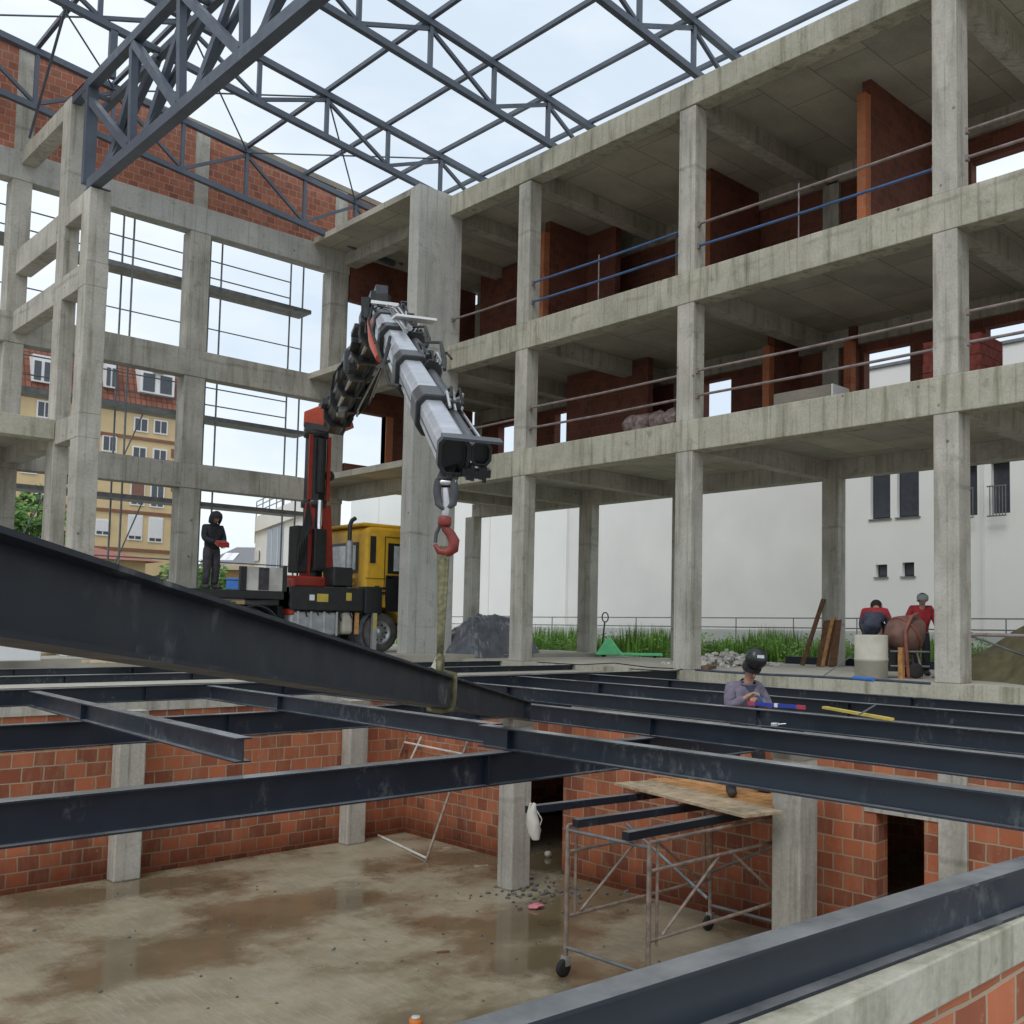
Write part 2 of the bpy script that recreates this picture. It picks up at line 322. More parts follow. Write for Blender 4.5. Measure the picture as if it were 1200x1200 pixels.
ORG = {}
class MB:
    """collects shapes given in (a, b, z) and links them as ONE mesh object"""
    def __init__(s): s.v = []; s.f = []; s.mi = []; s.m = 0; s.sm = []
    def add(s, vs, fs, smooth=False):
        o = len(s.v); s.v += [Vector(v) for v in vs]
        for f in fs: s.f.append([o+i for i in f]); s.mi.append(s.m); s.sm.append(smooth)
        return s
    def box(s, a0, a1, b0, b1, z0, z1):
        vs = [W(a, b, z) for z in (z0, z1) for a, b in ((a0, b0), (a1, b0), (a1, b1), (a0, b1))]
        return s.add(vs, [(0, 1, 2, 3), (4, 7, 6, 5), (0, 4, 5, 1), (1, 5, 6, 2), (2, 6, 7, 3), (3, 7, 4, 0)])
    def obox(s, c, X, Y, Z):      # centre and three half axes (world vectors)
        vs = [c+X*i+Y*j+Z*k for k in (-1, 1) for i, j in ((-1, -1), (1, -1), (1, 1), (-1, 1))]
        return s.add(vs, [(0, 3, 2, 1), (4, 5, 6, 7), (0, 1, 5, 4), (1, 2, 6, 5), (2, 3, 7, 6), (3, 0, 4, 7)])
    def bar(s, p, q, w, h=None, up=Vector((0, 0, 1))):   # rectangular bar between world points
        h = h or w; d = (q-p); L_ = d.length; d.normalize()
        x = d.cross(up)
        if x.length < 1e-3: x = d.cross(Vector((1, 0, 0)))
        x.normalize(); y = x.cross(d)
        return s.obox((p+q)/2, x*(w/2), y*(h/2), d*(L_/2))
    def prism(s, prof, p, q, up=Vector((0, 0, 1)), scale2=1.0):   # closed 2-D profile swept from p to q
        d = (q-p).normalized(); x = d.cross(up)
        if x.length < 1e-3: x = d.cross(Vector((1, 0, 0)))
        x.normalize(); y = x.cross(d); n = len(prof)
        vs = [p+x*u+y*v for u, v in prof]+[q+x*u*scale2+y*v*scale2 for u, v in prof]
        return s.add(vs, [tuple(range(n))[::-1], tuple(range(n, 2*n))]+[(i, (i+1) % n, n+(i+1) % n, n+i) for i in range(n)])
    def tube(s, pts, r, n=10, cap=True):
        rings = []; rr = r if isinstance(r, (list, tuple)) else [r]*len(pts)
        prev = None
        for i, p in enumerate(pts):
            d = (pts[min(i+1, len(pts)-1)]-pts[max(i-1, 0)]).normalized()
            if prev is None:
                x = d.cross(Vector((0, 0, 1)))
                if x.length < 1e-2: x = d.cross(Vector((1, 0, 0)))
            else: x = prev - d*prev.dot(d)
            x.normalize(); prev = x; y = d.cross(x)
            rings.append([p+x*math.cos(t*2*math.pi/n)*rr[i]+y*math.sin(t*2*math.pi/n)*rr[i] for t in range(n)])
        vs = [v for g in rings for v in g]; fs = []
        for i in range(len(pts)-1):
            for k in range(n): fs.append((i*n+k, i*n+(k+1) % n, (i+1)*n+(k+1) % n, (i+1)*n+k))
        s.add(vs, fs, True)
        if cap: s.add(rings[0], [tuple(range(n))[::-1]]); s.add(rings[-1], [tuple(range(n))])
        return s
    def lathe(s, c, axis, prof, n=20):     # prof = [(distance along axis, radius)]
        ax = axis.normalized(); x = ax.cross(Vector((0, 0, 1)))
        if x.length < 1e-2: x = ax.cross(Vector((1, 0, 0)))
        x.normalize(); y = ax.cross(x)
        vs = [c+ax*h+(x*math.cos(k*2*math.pi/n)+y*math.sin(k*2*math.pi/n))*r for h, r in prof for k in range(n)]
        fs = [(i*n+k, i*n+(k+1) % n, (i+1)*n+(k+1) % n, (i+1)*n+k) for i in range(len(prof)-1) for k in range(n)]
        return s.add(vs, fs, True)
    def blob(s, c, r, seed=0, n=1, squash=1, jit=.25):
        bm = bmesh.new(); bmesh.ops.create_icosphere(bm, subdivisions=n, radius=1)
        rg = random.Random(seed)
        vs = [c+Vector((v.co.x*r, v.co.y*r, v.co.z*r*squash))*(1+rg.uniform(-jit, jit)) for v in bm.verts]
        bm.verts.ensure_lookup_table(); fs = [[v.index for v in f.verts] for f in bm.faces]; bm.free()
        return s.add(vs, fs)
    def build(s, name, mat, parent=None, org=None, bevel=0, recalc=True):
        if parent is not None:
            root = parent
            while root.parent: root = root.parent
            o = ORG[root.name]
        elif org is not None: o = org
        else:
            lo = Vector([min(v[i] for v in s.v) for i in range(3)]); hi = Vector([max(v[i] for v in s.v) for i in range(3)])
            o = Vector(((lo.x+hi.x)/2, (lo.y+hi.y)/2, lo.z))
        me = bpy.data.meshes.new(name); me.from_pydata([v-o for v in s.v], [], s.f)
        mats = mat if isinstance(mat, (list, tuple)) else [mat]
        for mm in mats: me.materials.append(M[mm])
        me.polygons.foreach_set('material_index', s.mi); me.polygons.foreach_set('use_smooth', s.sm)
        if recalc:
            bm = bmesh.new(); bm.from_mesh(me); bmesh.ops.recalc_face_normals(bm, faces=bm.faces); bm.to_mesh(me); bm.free()
        ob = bpy.data.objects.new(name, me); COL.objects.link(ob)
        if parent is not None: ob.parent = parent
        else: ob.location = o; ORG[ob.name] = o
        if bevel:
            b = ob.modifiers.new('edge', 'BEVEL'); b.width = bevel; b.segments = 2; b.limit_method = 'ANGLE'
        return ob
def tag(o, label=None, cat=None, group=None, kind=None):
    if label: o['label'] = label
    if cat: o['category'] = cat
    if group: o['group'] = group
    if kind: o['kind'] = kind
    return o
def thing(name, loc, label, cat, group=None):
    o = bpy.data.objects.new(name, None); o.empty_display_size = .2; COL.objects.link(o); o.location = loc
    ORG[o.name] = Vector(loc); return tag(o, label, cat, group)
def box1(name, mat, a0, a1, b0, b1, z0, z1, parent=None, bevel=0):
    return MB().box(a0, a1, b0, b1, z0, z1).build(name, mat, parent, bevel=bevel)
def ibeam(p, q, h, w_, tf=.012, tw=.009, mb=None):   # p, q: centre of the top flange's upper face
    mb = mb or MB(); a, b = w_/2, tw/2
    prof = [(-a, 0), (a, 0), (a, -tf), (b, -tf), (b, -h+tf), (a, -h+tf), (a, -h), (-a, -h), (-a, -h+tf), (-b, -h+tf), (-b, -tf), (-a, -tf)]
    d = (q-p).normalized(); x = d.cross(Vector((0, 0, 1))).normalized(); y = x.cross(d); n = 12
    vs = [p+x*u+y*v for u, v in prof]+[q+x*u+y*v for u, v in prof]
    fs = [(i, (i+1) % n, n+(i+1) % n, n+i) for i in range(n)]
    for o in (0, n): fs += [(o+0, o+1, o+2, o+3, o+10, o+11), (o+3, o+4, o+9, o+10), (o+4, o+5, o+6, o+7, o+8, o+9)]
    return mb.add(vs, fs)

# ================================================================ levels
ZG, Z2, Z3, ZR = -.82, 4.29, 7.42, 11.52
ZY, ZB = -.72, -3.7
B0, B1, A1 = 15.5, 20.5, 27.6
# ================================================================ ground and sky setting
mb = MB()
Z_E = -.95
big = 900
for a0, a1, b0, b1 in ((-big, -4, -big, big), (15.95, big, -big, big), (-4, 15.95, -big, -4), (-4, 15.95, 15.9, big)):
    mb.box(a0, a1, b0, b1, Z_E-.5, Z_E)
tag(mb.build('ground', 'earth'), kind='structure')
tag(box1('yard', 'yard', 21.0, 44, -6, 21.3, Z_E+.004, ZY), kind='structure')
tag(box1('path', 'slab_top', 15.95, 21.0, -4, 15.5, Z_E+.004, -1.06+.03), kind='structure')
tag(box1('basement_floor', 'wet_floor', -4, 15.7, -4, 15.9, ZB-.3, ZB), kind='structure')
tag(box1('floor_slab', ['slab_top'], -3, 26, B0, 21.4, -1.16, ZG), kind='structure')
tag(box1('added_shade_slab', 'coping', 2.2, 15.7, 10.69, 15.54, -1.56, -1.44), kind='structure')  # unseen slab added to keep light out of the doorways

# ================================================================ right wing
wing = thing('concrete_building', W(14, 18, ZG), 'unfinished grey concrete frame wing with three open storeys and brick infill', 'building')
ED = .44
def lump(name, mat, boxes, parent, bevel=.012):
    mb = MB()
    for b in boxes: mb.box(*b)
    return mb.build(name, mat, parent, bevel=bevel)
cols_a = [(1.7, 2.15), (7.63, 8.08), (13.42, 13.87), (18.74, 19.19)]
box1('edge_beam', 'concrete_beam', -3, 22.0, B0-.014, B0-.002, -1.2, ZG-.012, wing)
# facade columns, storey by storey (floors butt between)
for a0, a1 in cols_a:
    for z0, z1 in ((ZG+.003, Z2-.64), (Z2, Z3-.66), (Z3, ZR-.56)):
        box1('column', 'concrete', a0, a1, B0, B0+(.43 if a0 < 8 else .36), z0, z1, wing, .012)
back_cols = [(1.3, 1.8), (7.5, 7.95), (13.14, 13.6), (18.0, 18.45), (21.67, 22.2), (27.39, 27.86)]
for a0, a1 in back_cols:
    for z0, z1 in ((ZG+.003, Z2-.62), (Z2, Z3-.62), (Z3, ZR-.56)):
        box1('column', 'concrete', a0, a1, B1, B1+.33, z0, z1, wing, .012)
# pillar: a broad wall-like pier
box1('pillar', 'concrete_pillar', 22.05, 22.5, 14.5, 15.88, ZY-.3, ZR+.02, wing, .015)
for z in (Z2, Z3, ZR):
    eb = .64 if z == Z2 else (.66 if z == Z3 else .54)
    box1('edge_beam', 'concrete_beam', -3, 22.047, B0-.012, B0+.38, z-eb, z, wing, .015)
    box1('back_beam', 'concrete', -3, 27.5, B1, B1+.4, z-.62, z-.203, wing)
    box1('floor_slab', 'soffit', -3, 22.047, B0+.383, B1+.5, z-.2, z-.002, wing)
    box1('floor_slab', 'soffit', 22.503, A1-.01, 14.5, B1+.5, z-.17, z-.002, wing)
    box1('floor_slab', 'soffit', 22.05, 22.5, 15.885, B1+.5, z-.2, z-.002, wing)
    box1('edge_beam', 'concrete', 22.503, A1-.01, 15.55, 15.95, z-.55, z-.172, wing)
    for a0, a1 in cols_a:
        box1('cross_beam', 'concrete', a0+.05, a1-.05, B0+.383, B1-.003, z-.62, z-.203, wing)
    box1('cross_beam', 'concrete', 22.1, 22.45, 15.89, B1-.003, z-.62, z-.203, wing)
    box1('cross_beam', 'concrete', 24.9, 25.25, 15.953, B1-.003, z-.5, z-.173, wing)
# back wall (b = 20.5): brick with openings
def wall_b(name, mat, b0, b1, a0, a1, z0, z1, holes, parent):   # wall along a; holes (a0,a1,z0,z1)
    mb = MB(); cuts = sorted(set([a0, a1]+[h for hh in holes for h in hh[:2]]))
    for c0, c1 in zip(cuts, cuts[1:]):
        hs = sorted([h for h in holes if h[0] <= c0+1e-6 and h[1] >= c1-1e-6], key=lambda h: h[2])
        z = z0
        for h in hs:
            if h[2] > z+1e-4: mb.box(c0, c1, b0, b1, z, h[2])
            z = h[3]
        if z1 > z+1e-4: mb.box(c0, c1, b0, b1, z, z1)
    return mb.build(name, mat, parent)
def wall_a(name, mat, a0, a1, b0, b1, z0, z1, holes, parent):
    mb = MB(); cuts = sorted(set([b0, b1]+[h for hh in holes for h in hh[:2]]))
    for c0, c1 in zip(cuts, cuts[1:]):
        hs = sorted([h for h in holes if h[0] <= c0+1e-6 and h[1] >= c1-1e-6], key=lambda h: h[2])
        z = z0
        for h in hs:
            if h[2] > z+1e-4: mb.box(a0, a1, c0, c1, z, h[2])
            z = h[3]
        if z1 > z+1e-4: mb.box(a0, a1, c0, c1, z, z1)
    return mb.build(name, mat, parent)
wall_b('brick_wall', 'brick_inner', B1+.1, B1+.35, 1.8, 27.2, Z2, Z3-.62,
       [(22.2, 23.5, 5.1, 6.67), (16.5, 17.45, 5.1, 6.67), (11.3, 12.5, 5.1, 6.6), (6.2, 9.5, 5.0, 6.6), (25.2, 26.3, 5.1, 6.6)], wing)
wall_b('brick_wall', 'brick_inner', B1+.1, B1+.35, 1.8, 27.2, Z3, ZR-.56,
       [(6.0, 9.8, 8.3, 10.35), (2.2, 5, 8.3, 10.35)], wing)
# end wall (a = 27.6) beyond the pillar
wall_a('brick_wall', 'brick_inner', A1, A1+.25, 15.75, B1, Z2, Z3-.003, [(15.75, 17.15, 4.9, 6.55)], wing)
wall_a('brick_wall', 'brick_inner', A1, A1+.25, 15.75, B1, Z3, ZR-.003, [(15.75, 16.3, 8.2, 9.95)], wing)
box1('brick_jamb', 'brick_end', A1-.03, A1+.25, 17.15, 17.4, Z2+.3, 6.55, wing)
# cross partitions with pale cut ends
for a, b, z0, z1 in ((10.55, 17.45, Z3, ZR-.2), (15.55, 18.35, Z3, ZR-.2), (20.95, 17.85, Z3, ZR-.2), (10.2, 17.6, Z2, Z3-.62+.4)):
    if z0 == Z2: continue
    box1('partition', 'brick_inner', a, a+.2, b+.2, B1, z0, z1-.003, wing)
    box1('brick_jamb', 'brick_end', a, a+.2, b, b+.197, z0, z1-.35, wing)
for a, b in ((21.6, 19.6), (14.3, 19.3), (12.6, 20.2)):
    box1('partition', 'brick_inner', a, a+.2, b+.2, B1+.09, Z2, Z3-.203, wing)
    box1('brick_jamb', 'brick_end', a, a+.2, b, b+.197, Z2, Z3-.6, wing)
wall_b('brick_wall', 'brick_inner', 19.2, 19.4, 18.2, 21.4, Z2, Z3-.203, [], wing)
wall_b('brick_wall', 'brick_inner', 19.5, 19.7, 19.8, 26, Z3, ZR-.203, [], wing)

# ================================================================ far gable wall (a = 27.6)
gab = thing('gable_wall', W(A1, 10, ZY), 'far concrete frame wall with tall open bays under a sloping brick gable', 'wall')
for b0, b1 in ((2.0, 2.45), (6.62, 7.05), (10.9, 11.45), (15.1, 15.7)):
    for z0, z1 in ((ZY+.003, 3.62), (Z2, 6.68), (Z3, 10.7)):
        box1('column', 'concrete', A1, A1+.5, b0, b1, z0, z1, gab, .012)
for z0, z1, mat in ((3.62, Z2, 'concrete'), (6.68, Z3, 'concrete'), (10.7, 11.42, 'concrete_pillar')):
    box1('beam', mat, A1-.012, A1+.42, -3, 15.72, z0+.003, z1-.003, gab, .012)
mb = MB()
def gz(b): return 14.0-.078*(b-6.2)
bs = [-3, 6.62, 7.02, 10.95, 11.33, 15.2, 15.6, 20.9]
for i, (b0, b1) in enumerate(zip(bs, bs[1:])):
    if i % 2 == 1: continue
    vs = [W(a, b, z) for a in (A1+.05, A1+.3) for b, z in ((b0, 11.42), (b1, 11.42), (b1, gz(b1)), (b0, gz(b0)))]
    mb.add(vs, [(0, 1, 2, 3), (4, 7, 6, 5), (0, 4, 5, 1), (1, 5, 6, 2), (2, 6, 7, 3), (3, 7, 4, 0)])
mb.build('brick_gable', 'brick_upper', gab)
for b0, b1 in ((6.62, 7.02), (10.95, 11.33), (15.2, 15.6)):
    vs = [W(a, b, z) for a in (A1+.03, A1+.3) for b, z in ((b0, 11.42), (b1, 11.42), (b1, gz(b1)), (b0, gz(b0)))]
    MB().add(vs, [(0, 1, 2, 3), (4, 7, 6, 5), (0, 4, 5, 1), (1, 5, 6, 2), (2, 6, 7, 3), (3, 7, 4, 0)]).build('tie_column', 'concrete', gab)
mb = MB()
for b0, b1 in ((-3, 20.9),):
    vs = [W(a, b, z) for a in (A1, A1+.34) for b, z in ((b0, gz(b0)+.003), (b1, gz(b1)+.003), (b1, gz(b1)+.16), (b0, gz(b0)+.16))]
    mb.add(vs, [(0, 1, 2, 3), (4, 7, 6, 5), (0, 4, 5, 1), (1, 5, 6, 2), (2, 6, 7, 3), (3, 7, 4, 0)])
mb.build('coping', 'coping', gab)

# ================================================================ left inner frame (b = 6.77)
fr = thing('inner_columns', W(23, 6.9, ZY), 'left row of close-set concrete columns tied by short stepped beams', 'frame')
F0, F1 = 6.77, 7.17
for z0, z1 in ((ZY-.3, 3.75), (4.25, 6.92), (7.43, 8.98)):
    box1('column', 'concrete', 22.4, 22.87, F0, F1+.02, z0, z1, fr, .012)
box1('column', 'concrete', 22.4, 22.87, F0-.004, F1+.024, 3.753, 4.247, fr)
box1('column', 'concrete', 22.4, 22.87, F0-.004, F1+.024, 6.923, 7.427, fr)
box1('column', 'concrete', 23.95, 24.45, F0, F1-.1, ZY-.3, 11.48, fr, .012)
for a0, a1, z0, z1 in ((24.453, A1-.015, 11.1, 11.48), (24.453, A1-.015, 8.35, 8.95), (24.453, A1-.015, 6.92, 7.43), (22.873, 23.947, 6.92, 7.43),
                       (22.873, 23.947, 8.55, 8.98), (22.873, 23.947, 3.75, 4.25), (24.453, A1-.015, 3.75, 4.25)):
    box1('beam', 'concrete', a0, a1, F0+.01, F1-.05, z0, z1, fr, .012)
box1('floor_slab', 'soffit', 24.3, A1-.02, -4, F0-.003, 4.1, 4.28, fr)
box1('edge_beam', 'concrete_beam', 23.9, 24.297, -4, F0-.003, 3.86, 4.29, fr, .012)

# ================================================================ basement walls and columns
bw = thing('brick_wall', W(9, 10.5, ZB), 'red hollow block wall below the beams with two dark door openings', 'wall')
wall_b('block_wall', 'block_wall', 10.4, 10.65, 2.2, 15.7, ZB, -1.45, [(11.5, 12.75, ZB, -1.9), (5.55, 6.15, ZB, -2.07)], bw)
box1('ring_beam', 'concrete', 2.2, 15.7, 10.38, 10.68, -1.447, -1.3, bw)
box1('lintel', 'concrete', 5.3, 6.3, 10.385, 10.6, -2.068, -1.95, bw)
for a0, a1 in ((5.03, 5.36),):
    box1('tie_column', 'concrete', a0, a1, 10.36, 10.5, ZB, -1.45, bw)
bf = thing('brick_wall', W(15.8, 5, ZB), 'long red block wall behind the flooded basement floor, topped by a concrete ring beam', 'wall')
wall_a('block_wall', 'block_wall', 15.7, 15.94, -4, 10.4, ZB, -1.32, [], bf)
box1('ring_beam', 'concrete', 15.68, 15.96, -4, 10.4, -1.317, -1.1, bf)
bn = thing('brick_wall', W(1.9, 3, ZB), 'near block wall with broad concrete ring beam carrying the closest steel beam', 'wall')
wall_a('block_wall', 'block_wall', 1.84, 2.1, -4, 10.38, ZB, -1.38, [], bn)
box1('ring_beam', 'concrete_beam', 1.825, 2.12, -4, 10.38, -1.377, -1.2, bn, .008)
br_ = thing('retaining_wall', W(9, 15.7, ZB), 'dark block wall under the edge of the ground floor slab', 'wall')
wall_b('block_wall', 'block_wall', 15.55, 15.8, -4, 15.9, ZB, -1.163, [], br_)
wall_a('cross_wall', 'block_wall', 15.7, 15.94, 10.68, 15.5, ZB, -1.163, [], br_)
def bcol(a0, a1, b0, b1, z1, lab):
    t = thing('concrete_column', W((a0+a1)/2, (b0+b1)/2, ZB), lab, 'column', 'columns standing on the basement floor')
    box1('shaft', 'concrete', a0, a1, b0, b1, ZB, z1, t, .02)
    MB().box(a0-.01, a1+.01, b0-.01, b1+.01, -1.42, -1.29).build('cap_band', 'coping', t)
bcol(6.44, 6.82, 9.3, 9.65, -1.285, 'stout pale basement column right of the scaffold, under a dark cross beam')
bcol(11.22, 11.55, 9.2, 9.54, -1.285, 'free standing basement column with the white bag beside it')
bcol(15.4, 15.68, 9.07, 9.42, -1.285, 'basement column against the far block wall next to the leaning frame')
bcol(15.4, 15.68, 5.4, 5.77, -1.285, 'leftmost basement column set in the far block wall')

# ================================================================ steel floor beams
gA, gB = 'secondary steel beams running towards the far left', 'steel beams running towards the far right'
def abeam(b_at0, b_at1, a0, a1, ztop, lab, h=.18, jog=None):
    # one continuous beam, or two lapped halves with a small jog where they are spliced
    mb = MB(); p_, q_ = W(a0, b_at0, ztop), W(a1, b_at1, ztop); ibeam(p_, q_, h, .12, mb=mb)
    d_ = (q_-p_).normalized(); x_ = d_.cross(Vector((0, 0, 1))).normalized(); Ln = (q_-p_).length
    for t_ in ((6.6-a0)/(a1-a0), (11.3-a0)/(a1-a0)) if a1-a0 > 1 else ():
        if 0 < t_ < 1: mb.obox(p_+d_*Ln*t_-Vector((0, 0, h/2)), x_*.056, d_*.004, Vector((0, 0, h/2-.012)))
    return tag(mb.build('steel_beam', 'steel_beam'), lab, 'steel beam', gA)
ZA = -.84
abeam(5.25, 5.4, 1.2, 7.0, ZA, 'nearest long steel beam crossing the right side below the welder')
abeam(5.53, 5.85, 6.98, 13.5, ZA, 'steel beam continuing the nearest long one behind the hoisted beam')
abeam(6.8, 7.35, 1.2, 10.6, ZA, 'second long steel beam from the camera, with a small clamp on it')
abeam(7.36, 7.5, 10.62, 13.5, ZA, 'short piece spliced to the far end of the second long beam')
abeam(8.3, 9.35, 1.2, 13.5, ZA, 'third long steel beam, carrying the red and blue spirit level')
abeam(10.1, 11.15, 1.2, 13.5, ZA, 'fourth long steel beam, just behind the welder')
abeam(11.5, 12.8, 1.2, 13.5, ZA, 'fifth long steel beam, the last before the slab edge')
abeam(3.4, 3.75, 7.25, 13.5, ZA, 'short steel beam with a freely ending cut end over the red wall')
abeam(1.9, 2.1, 8.6, 13.5, ZA, 'left steel beam entering at the picture edge above the red wall')
def bbeam(a, b0, b1, ztop, h, lab, w_=.15):
    mb = ibeam(W(a, b0, ztop), W(a, b1, ztop), h, w_)
    for b_ in (5.1, 7.0, 8.6, 9.0):
        if b_ < b1: mb.box(a-w_*.46, a+w_*.46, b_-.004, b_+.004, ztop-h+.012, ztop-.012)
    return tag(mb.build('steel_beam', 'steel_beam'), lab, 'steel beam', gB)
bbeam(6.6, -3, 9.6, -1.022, .26, 'dark steel beam crossing low in front of the red wall and free standing column')
bbeam(11.3, -3, 10.35, -1.022, .26, 'steel beam lying on the far basement columns')
bbeam(13.75, -3, 15.48, -.83, .2, 'pale-edged steel beam reaching the slab edge near the middle column')
bbeam(16.9, -3, 15.48, -.83, .17, 'second of the three level beams ending at the slab edge')
bbeam(19.5, -3, 15.48, -.83, .17, 'farthest of the three level beams ending at the slab edge')
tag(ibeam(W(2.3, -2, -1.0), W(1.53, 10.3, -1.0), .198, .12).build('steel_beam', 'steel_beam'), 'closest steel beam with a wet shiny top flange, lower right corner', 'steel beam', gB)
# bolted end plates and web stiffeners on a few crossings
# the beam on the hook
pe = UD(615, 822, 10.0)
pn = UD(-70, 606, 1.62)
hb = thing('hoisted_beam', (pe+pn)/2, 'large dark steel beam hanging tilted from the crane sling', 'steel beam')
ibeam(pn, pe, .182, .12).build('beam_body', 'steel_hoisted', hb)
hd = (pe-pn).normalized(); hx = hd.cross(Vector((0, 0, 1))).normalized(); hy = hx.cross(hd)
MB().obox(pe+hd*.006-hy*.091, hx*.062, hd*.006, hy*.09).build('end_plate', 'steel_hoisted', hb)

# ================================================================ roof steel
def bar_part(name, p, q, w_, par, mat='roof_steel', h=None): return MB().bar(p, q, w_, h).build(name, mat, par)
def zup(b): return 12.72+.11*(16-b)
nodes_b = [17.2, 15.5, 13.85, 12.1, 10.35, 8.6, 6.85, 5.1, 3.35, 1.6, -.15]
ta = [27.0, 22.6, 18.15, 13.5, 8.9]
tl = ['farthest roof truss, seen against the brick gable', 'roof truss landing on the broad pillar', 'roof truss landing halfway along the balcony wing',
      'roof truss at the top centre of the picture', 'nearest roof truss, passing just above the picture']
for a, lab in zip(ta, tl):
    t = thing('roof_truss', W(a, 8.5, 12), lab, 'roof truss', 'sloping roof trusses over the hall')
    bar_part('top_chord', W(a, -1, zup(-1)), W(a, 17.4, zup(17.4)), .15, t)
    dp = 1.38 if a > 26 else 1.08
    bar_part('bottom_chord', W(a, -1, zup(-1)-dp), W(a, 16.9, zup(16.9)-dp), .14, t)
    for i, b in enumerate(nodes_b[1:-1], 1):
        bar_part('post', W(a, b, zup(b)-.075), W(a, b, zup(b)-dp+.07), .09, t)
    for i in range(len(nodes_b)-1):
        b0, b1 = nodes_b[i], nodes_b[i+1]
        if i % 2 == 0: p, q = W(a+.02, b0, zup(b0)-dp+.1), W(a+.02, b1, zup(b1)-.12)
        else: p, q = W(a+.02, b0, zup(b0)-.12), W(a+.02, b1, zup(b1)-dp+.08)
        bar_part('diagonal', p, q, .08, t)
pn_ = ['eave', 'second', 'third', 'fourth', 'fifth', 'sixth', 'seventh', 'eighth', 'ninth']
for i, b in enumerate(nodes_b[:9]):
    z = zup(b)+.075+.05
    if i == 0: b, z = 16.9, zup(16.9)+.125
    lab = 'eave purlin just above the roof edge of the balcony wing' if i == 0 else '%s roof purlin counted up from the eave of the balcony wing' % pn_[i]
    tag(MB().bar(W(1, b, z), W(27.3, b, z), .09, .1).build('roof_purlin', 'roof_steel'), lab, 'purlin', 'purlins laid across the roof trusses')
# wind bracing between the two far trusses
br = [((27.0, 15.5), (22.6, 12.1), 'right'), ((27.0, 12.1), (22.6, 15.5), 'right'), ((27.0, 12.1), (22.6, 8.6), 'middle'), ((27.0, 8.6), (22.6, 12.1), 'middle'),
      ((27.0, 8.6), (22.6, 5.1), 'left'), ((27.0, 5.1), (22.6, 8.6), 'left')]
for k, ((a0, b0), (a1, b1), nm) in enumerate(br):
    z0, z1 = zup(b0)-.02+.0*k, zup(b1)-.02-.0*k
    tag(MB().tube([W(a0, b0, z0-.03*(k % 2)), W(a1, b1, z1-.03*(k % 2))], .022, 8).build('brace_rod', 'roof_steel'),
        'thin %s bracing rod of the %s cross between the two far roof trusses' % ('rising' if k % 2 else 'falling', nm), 'brace rod', 'roof wind bracing')
for k, (a_, b_, lab) in enumerate(((25.0, 5.2, 'sagging tie rod left of the girder, from purlin to gable'), (25.8, 3.9, 'second tie rod at the upper left corner'))):
    tag(MB().tube([W(22.6, b_+1.2, zup(b_+1.2)), W(27.1, b_+1.6, 11.6)], .03, 8).build('brace_rod', 'roof_steel'), lab, 'brace rod')
# big girder along b = 6.8
gd = thing('lattice_girder', W(22.4, 6.85, 9.0), 'heavy lattice girder crossing the upper left, resting on the concrete columns', 'girder')
GB = 6.88
bot = [22.35, 20.45, 18.1, 15.6, 13.1, 10.6, 8.1]; top = [23.4, 20.6, 18.3, 15.75, 13.2, 10.7, 8.2]
ZGB, ZGT = 9.12, 11.42
bar_part('bottom_chord', W(22.7, GB, ZGB), W(6, GB, ZGB), .2, gd, h=.22)
bar_part('top_chord', W(24.2, GB, ZGT), W(6, GB, ZGT), .18, gd, h=.2)
bar_part('top_chord', W(24.2, GB+.55, ZGT), W(6, GB+.55, ZGT), .14, gd, h=.14)
bar_part('end_post', W(22.95, GB, ZGB+.1), W(22.95, GB, ZGT-.1), .16, gd, h=.22)
bar_part('end_diagonal', W(22.5, GB+.1, ZGB+.1), W(20.75, GB+.5, ZGT-.1), .12, gd, h=.16)
for i in range(1, len(bot)):
    bar_part('post', W(bot[i], GB, ZGB+.11), W(top[i], GB, ZGT-.1), .13, gd, h=.15)
for i in range(len(bot)-1):
    bar_part('diagonal', W(top[i]-.1, GB-.02, ZGT-.1), W(bot[i+1]+.1, GB-.02, ZGB+.1), .13, gd, h=.16)
    bar_part('diagonal', W(bot[i]-.1, GB-.03+.17, ZGB+.1), W(top[i+1]+.1, GB+.17, ZGT-.1), .1, gd, h=.17)
    bar_part('diagonal', W(bot[i]-.25, GB+.06, ZGB+.12), W(top[i+1]+.3, GB+.55, ZGT-.1), .1, gd, h=.12)
    bar_part('cross_strut', W(top[i], GB, ZGT), W(top[i], GB+.55, ZGT), .08, gd)
for a in (22.6, 18.15, 13.5):
    bar_part('truss_post', W(a, GB+.25, ZGT+.1), W(a, GB+.25, zup(GB)-1.16), .14, gd)
MB().box(22.42, 22.86, F0+.02, F1, 9.0, 9.03).build('bearing_plate', 'roof_steel', gd)
MB().box(23.2, 24.3, F0+.02, F1-.1, 11.483, 11.52).build('bearing_plate', 'roof_steel', gd)

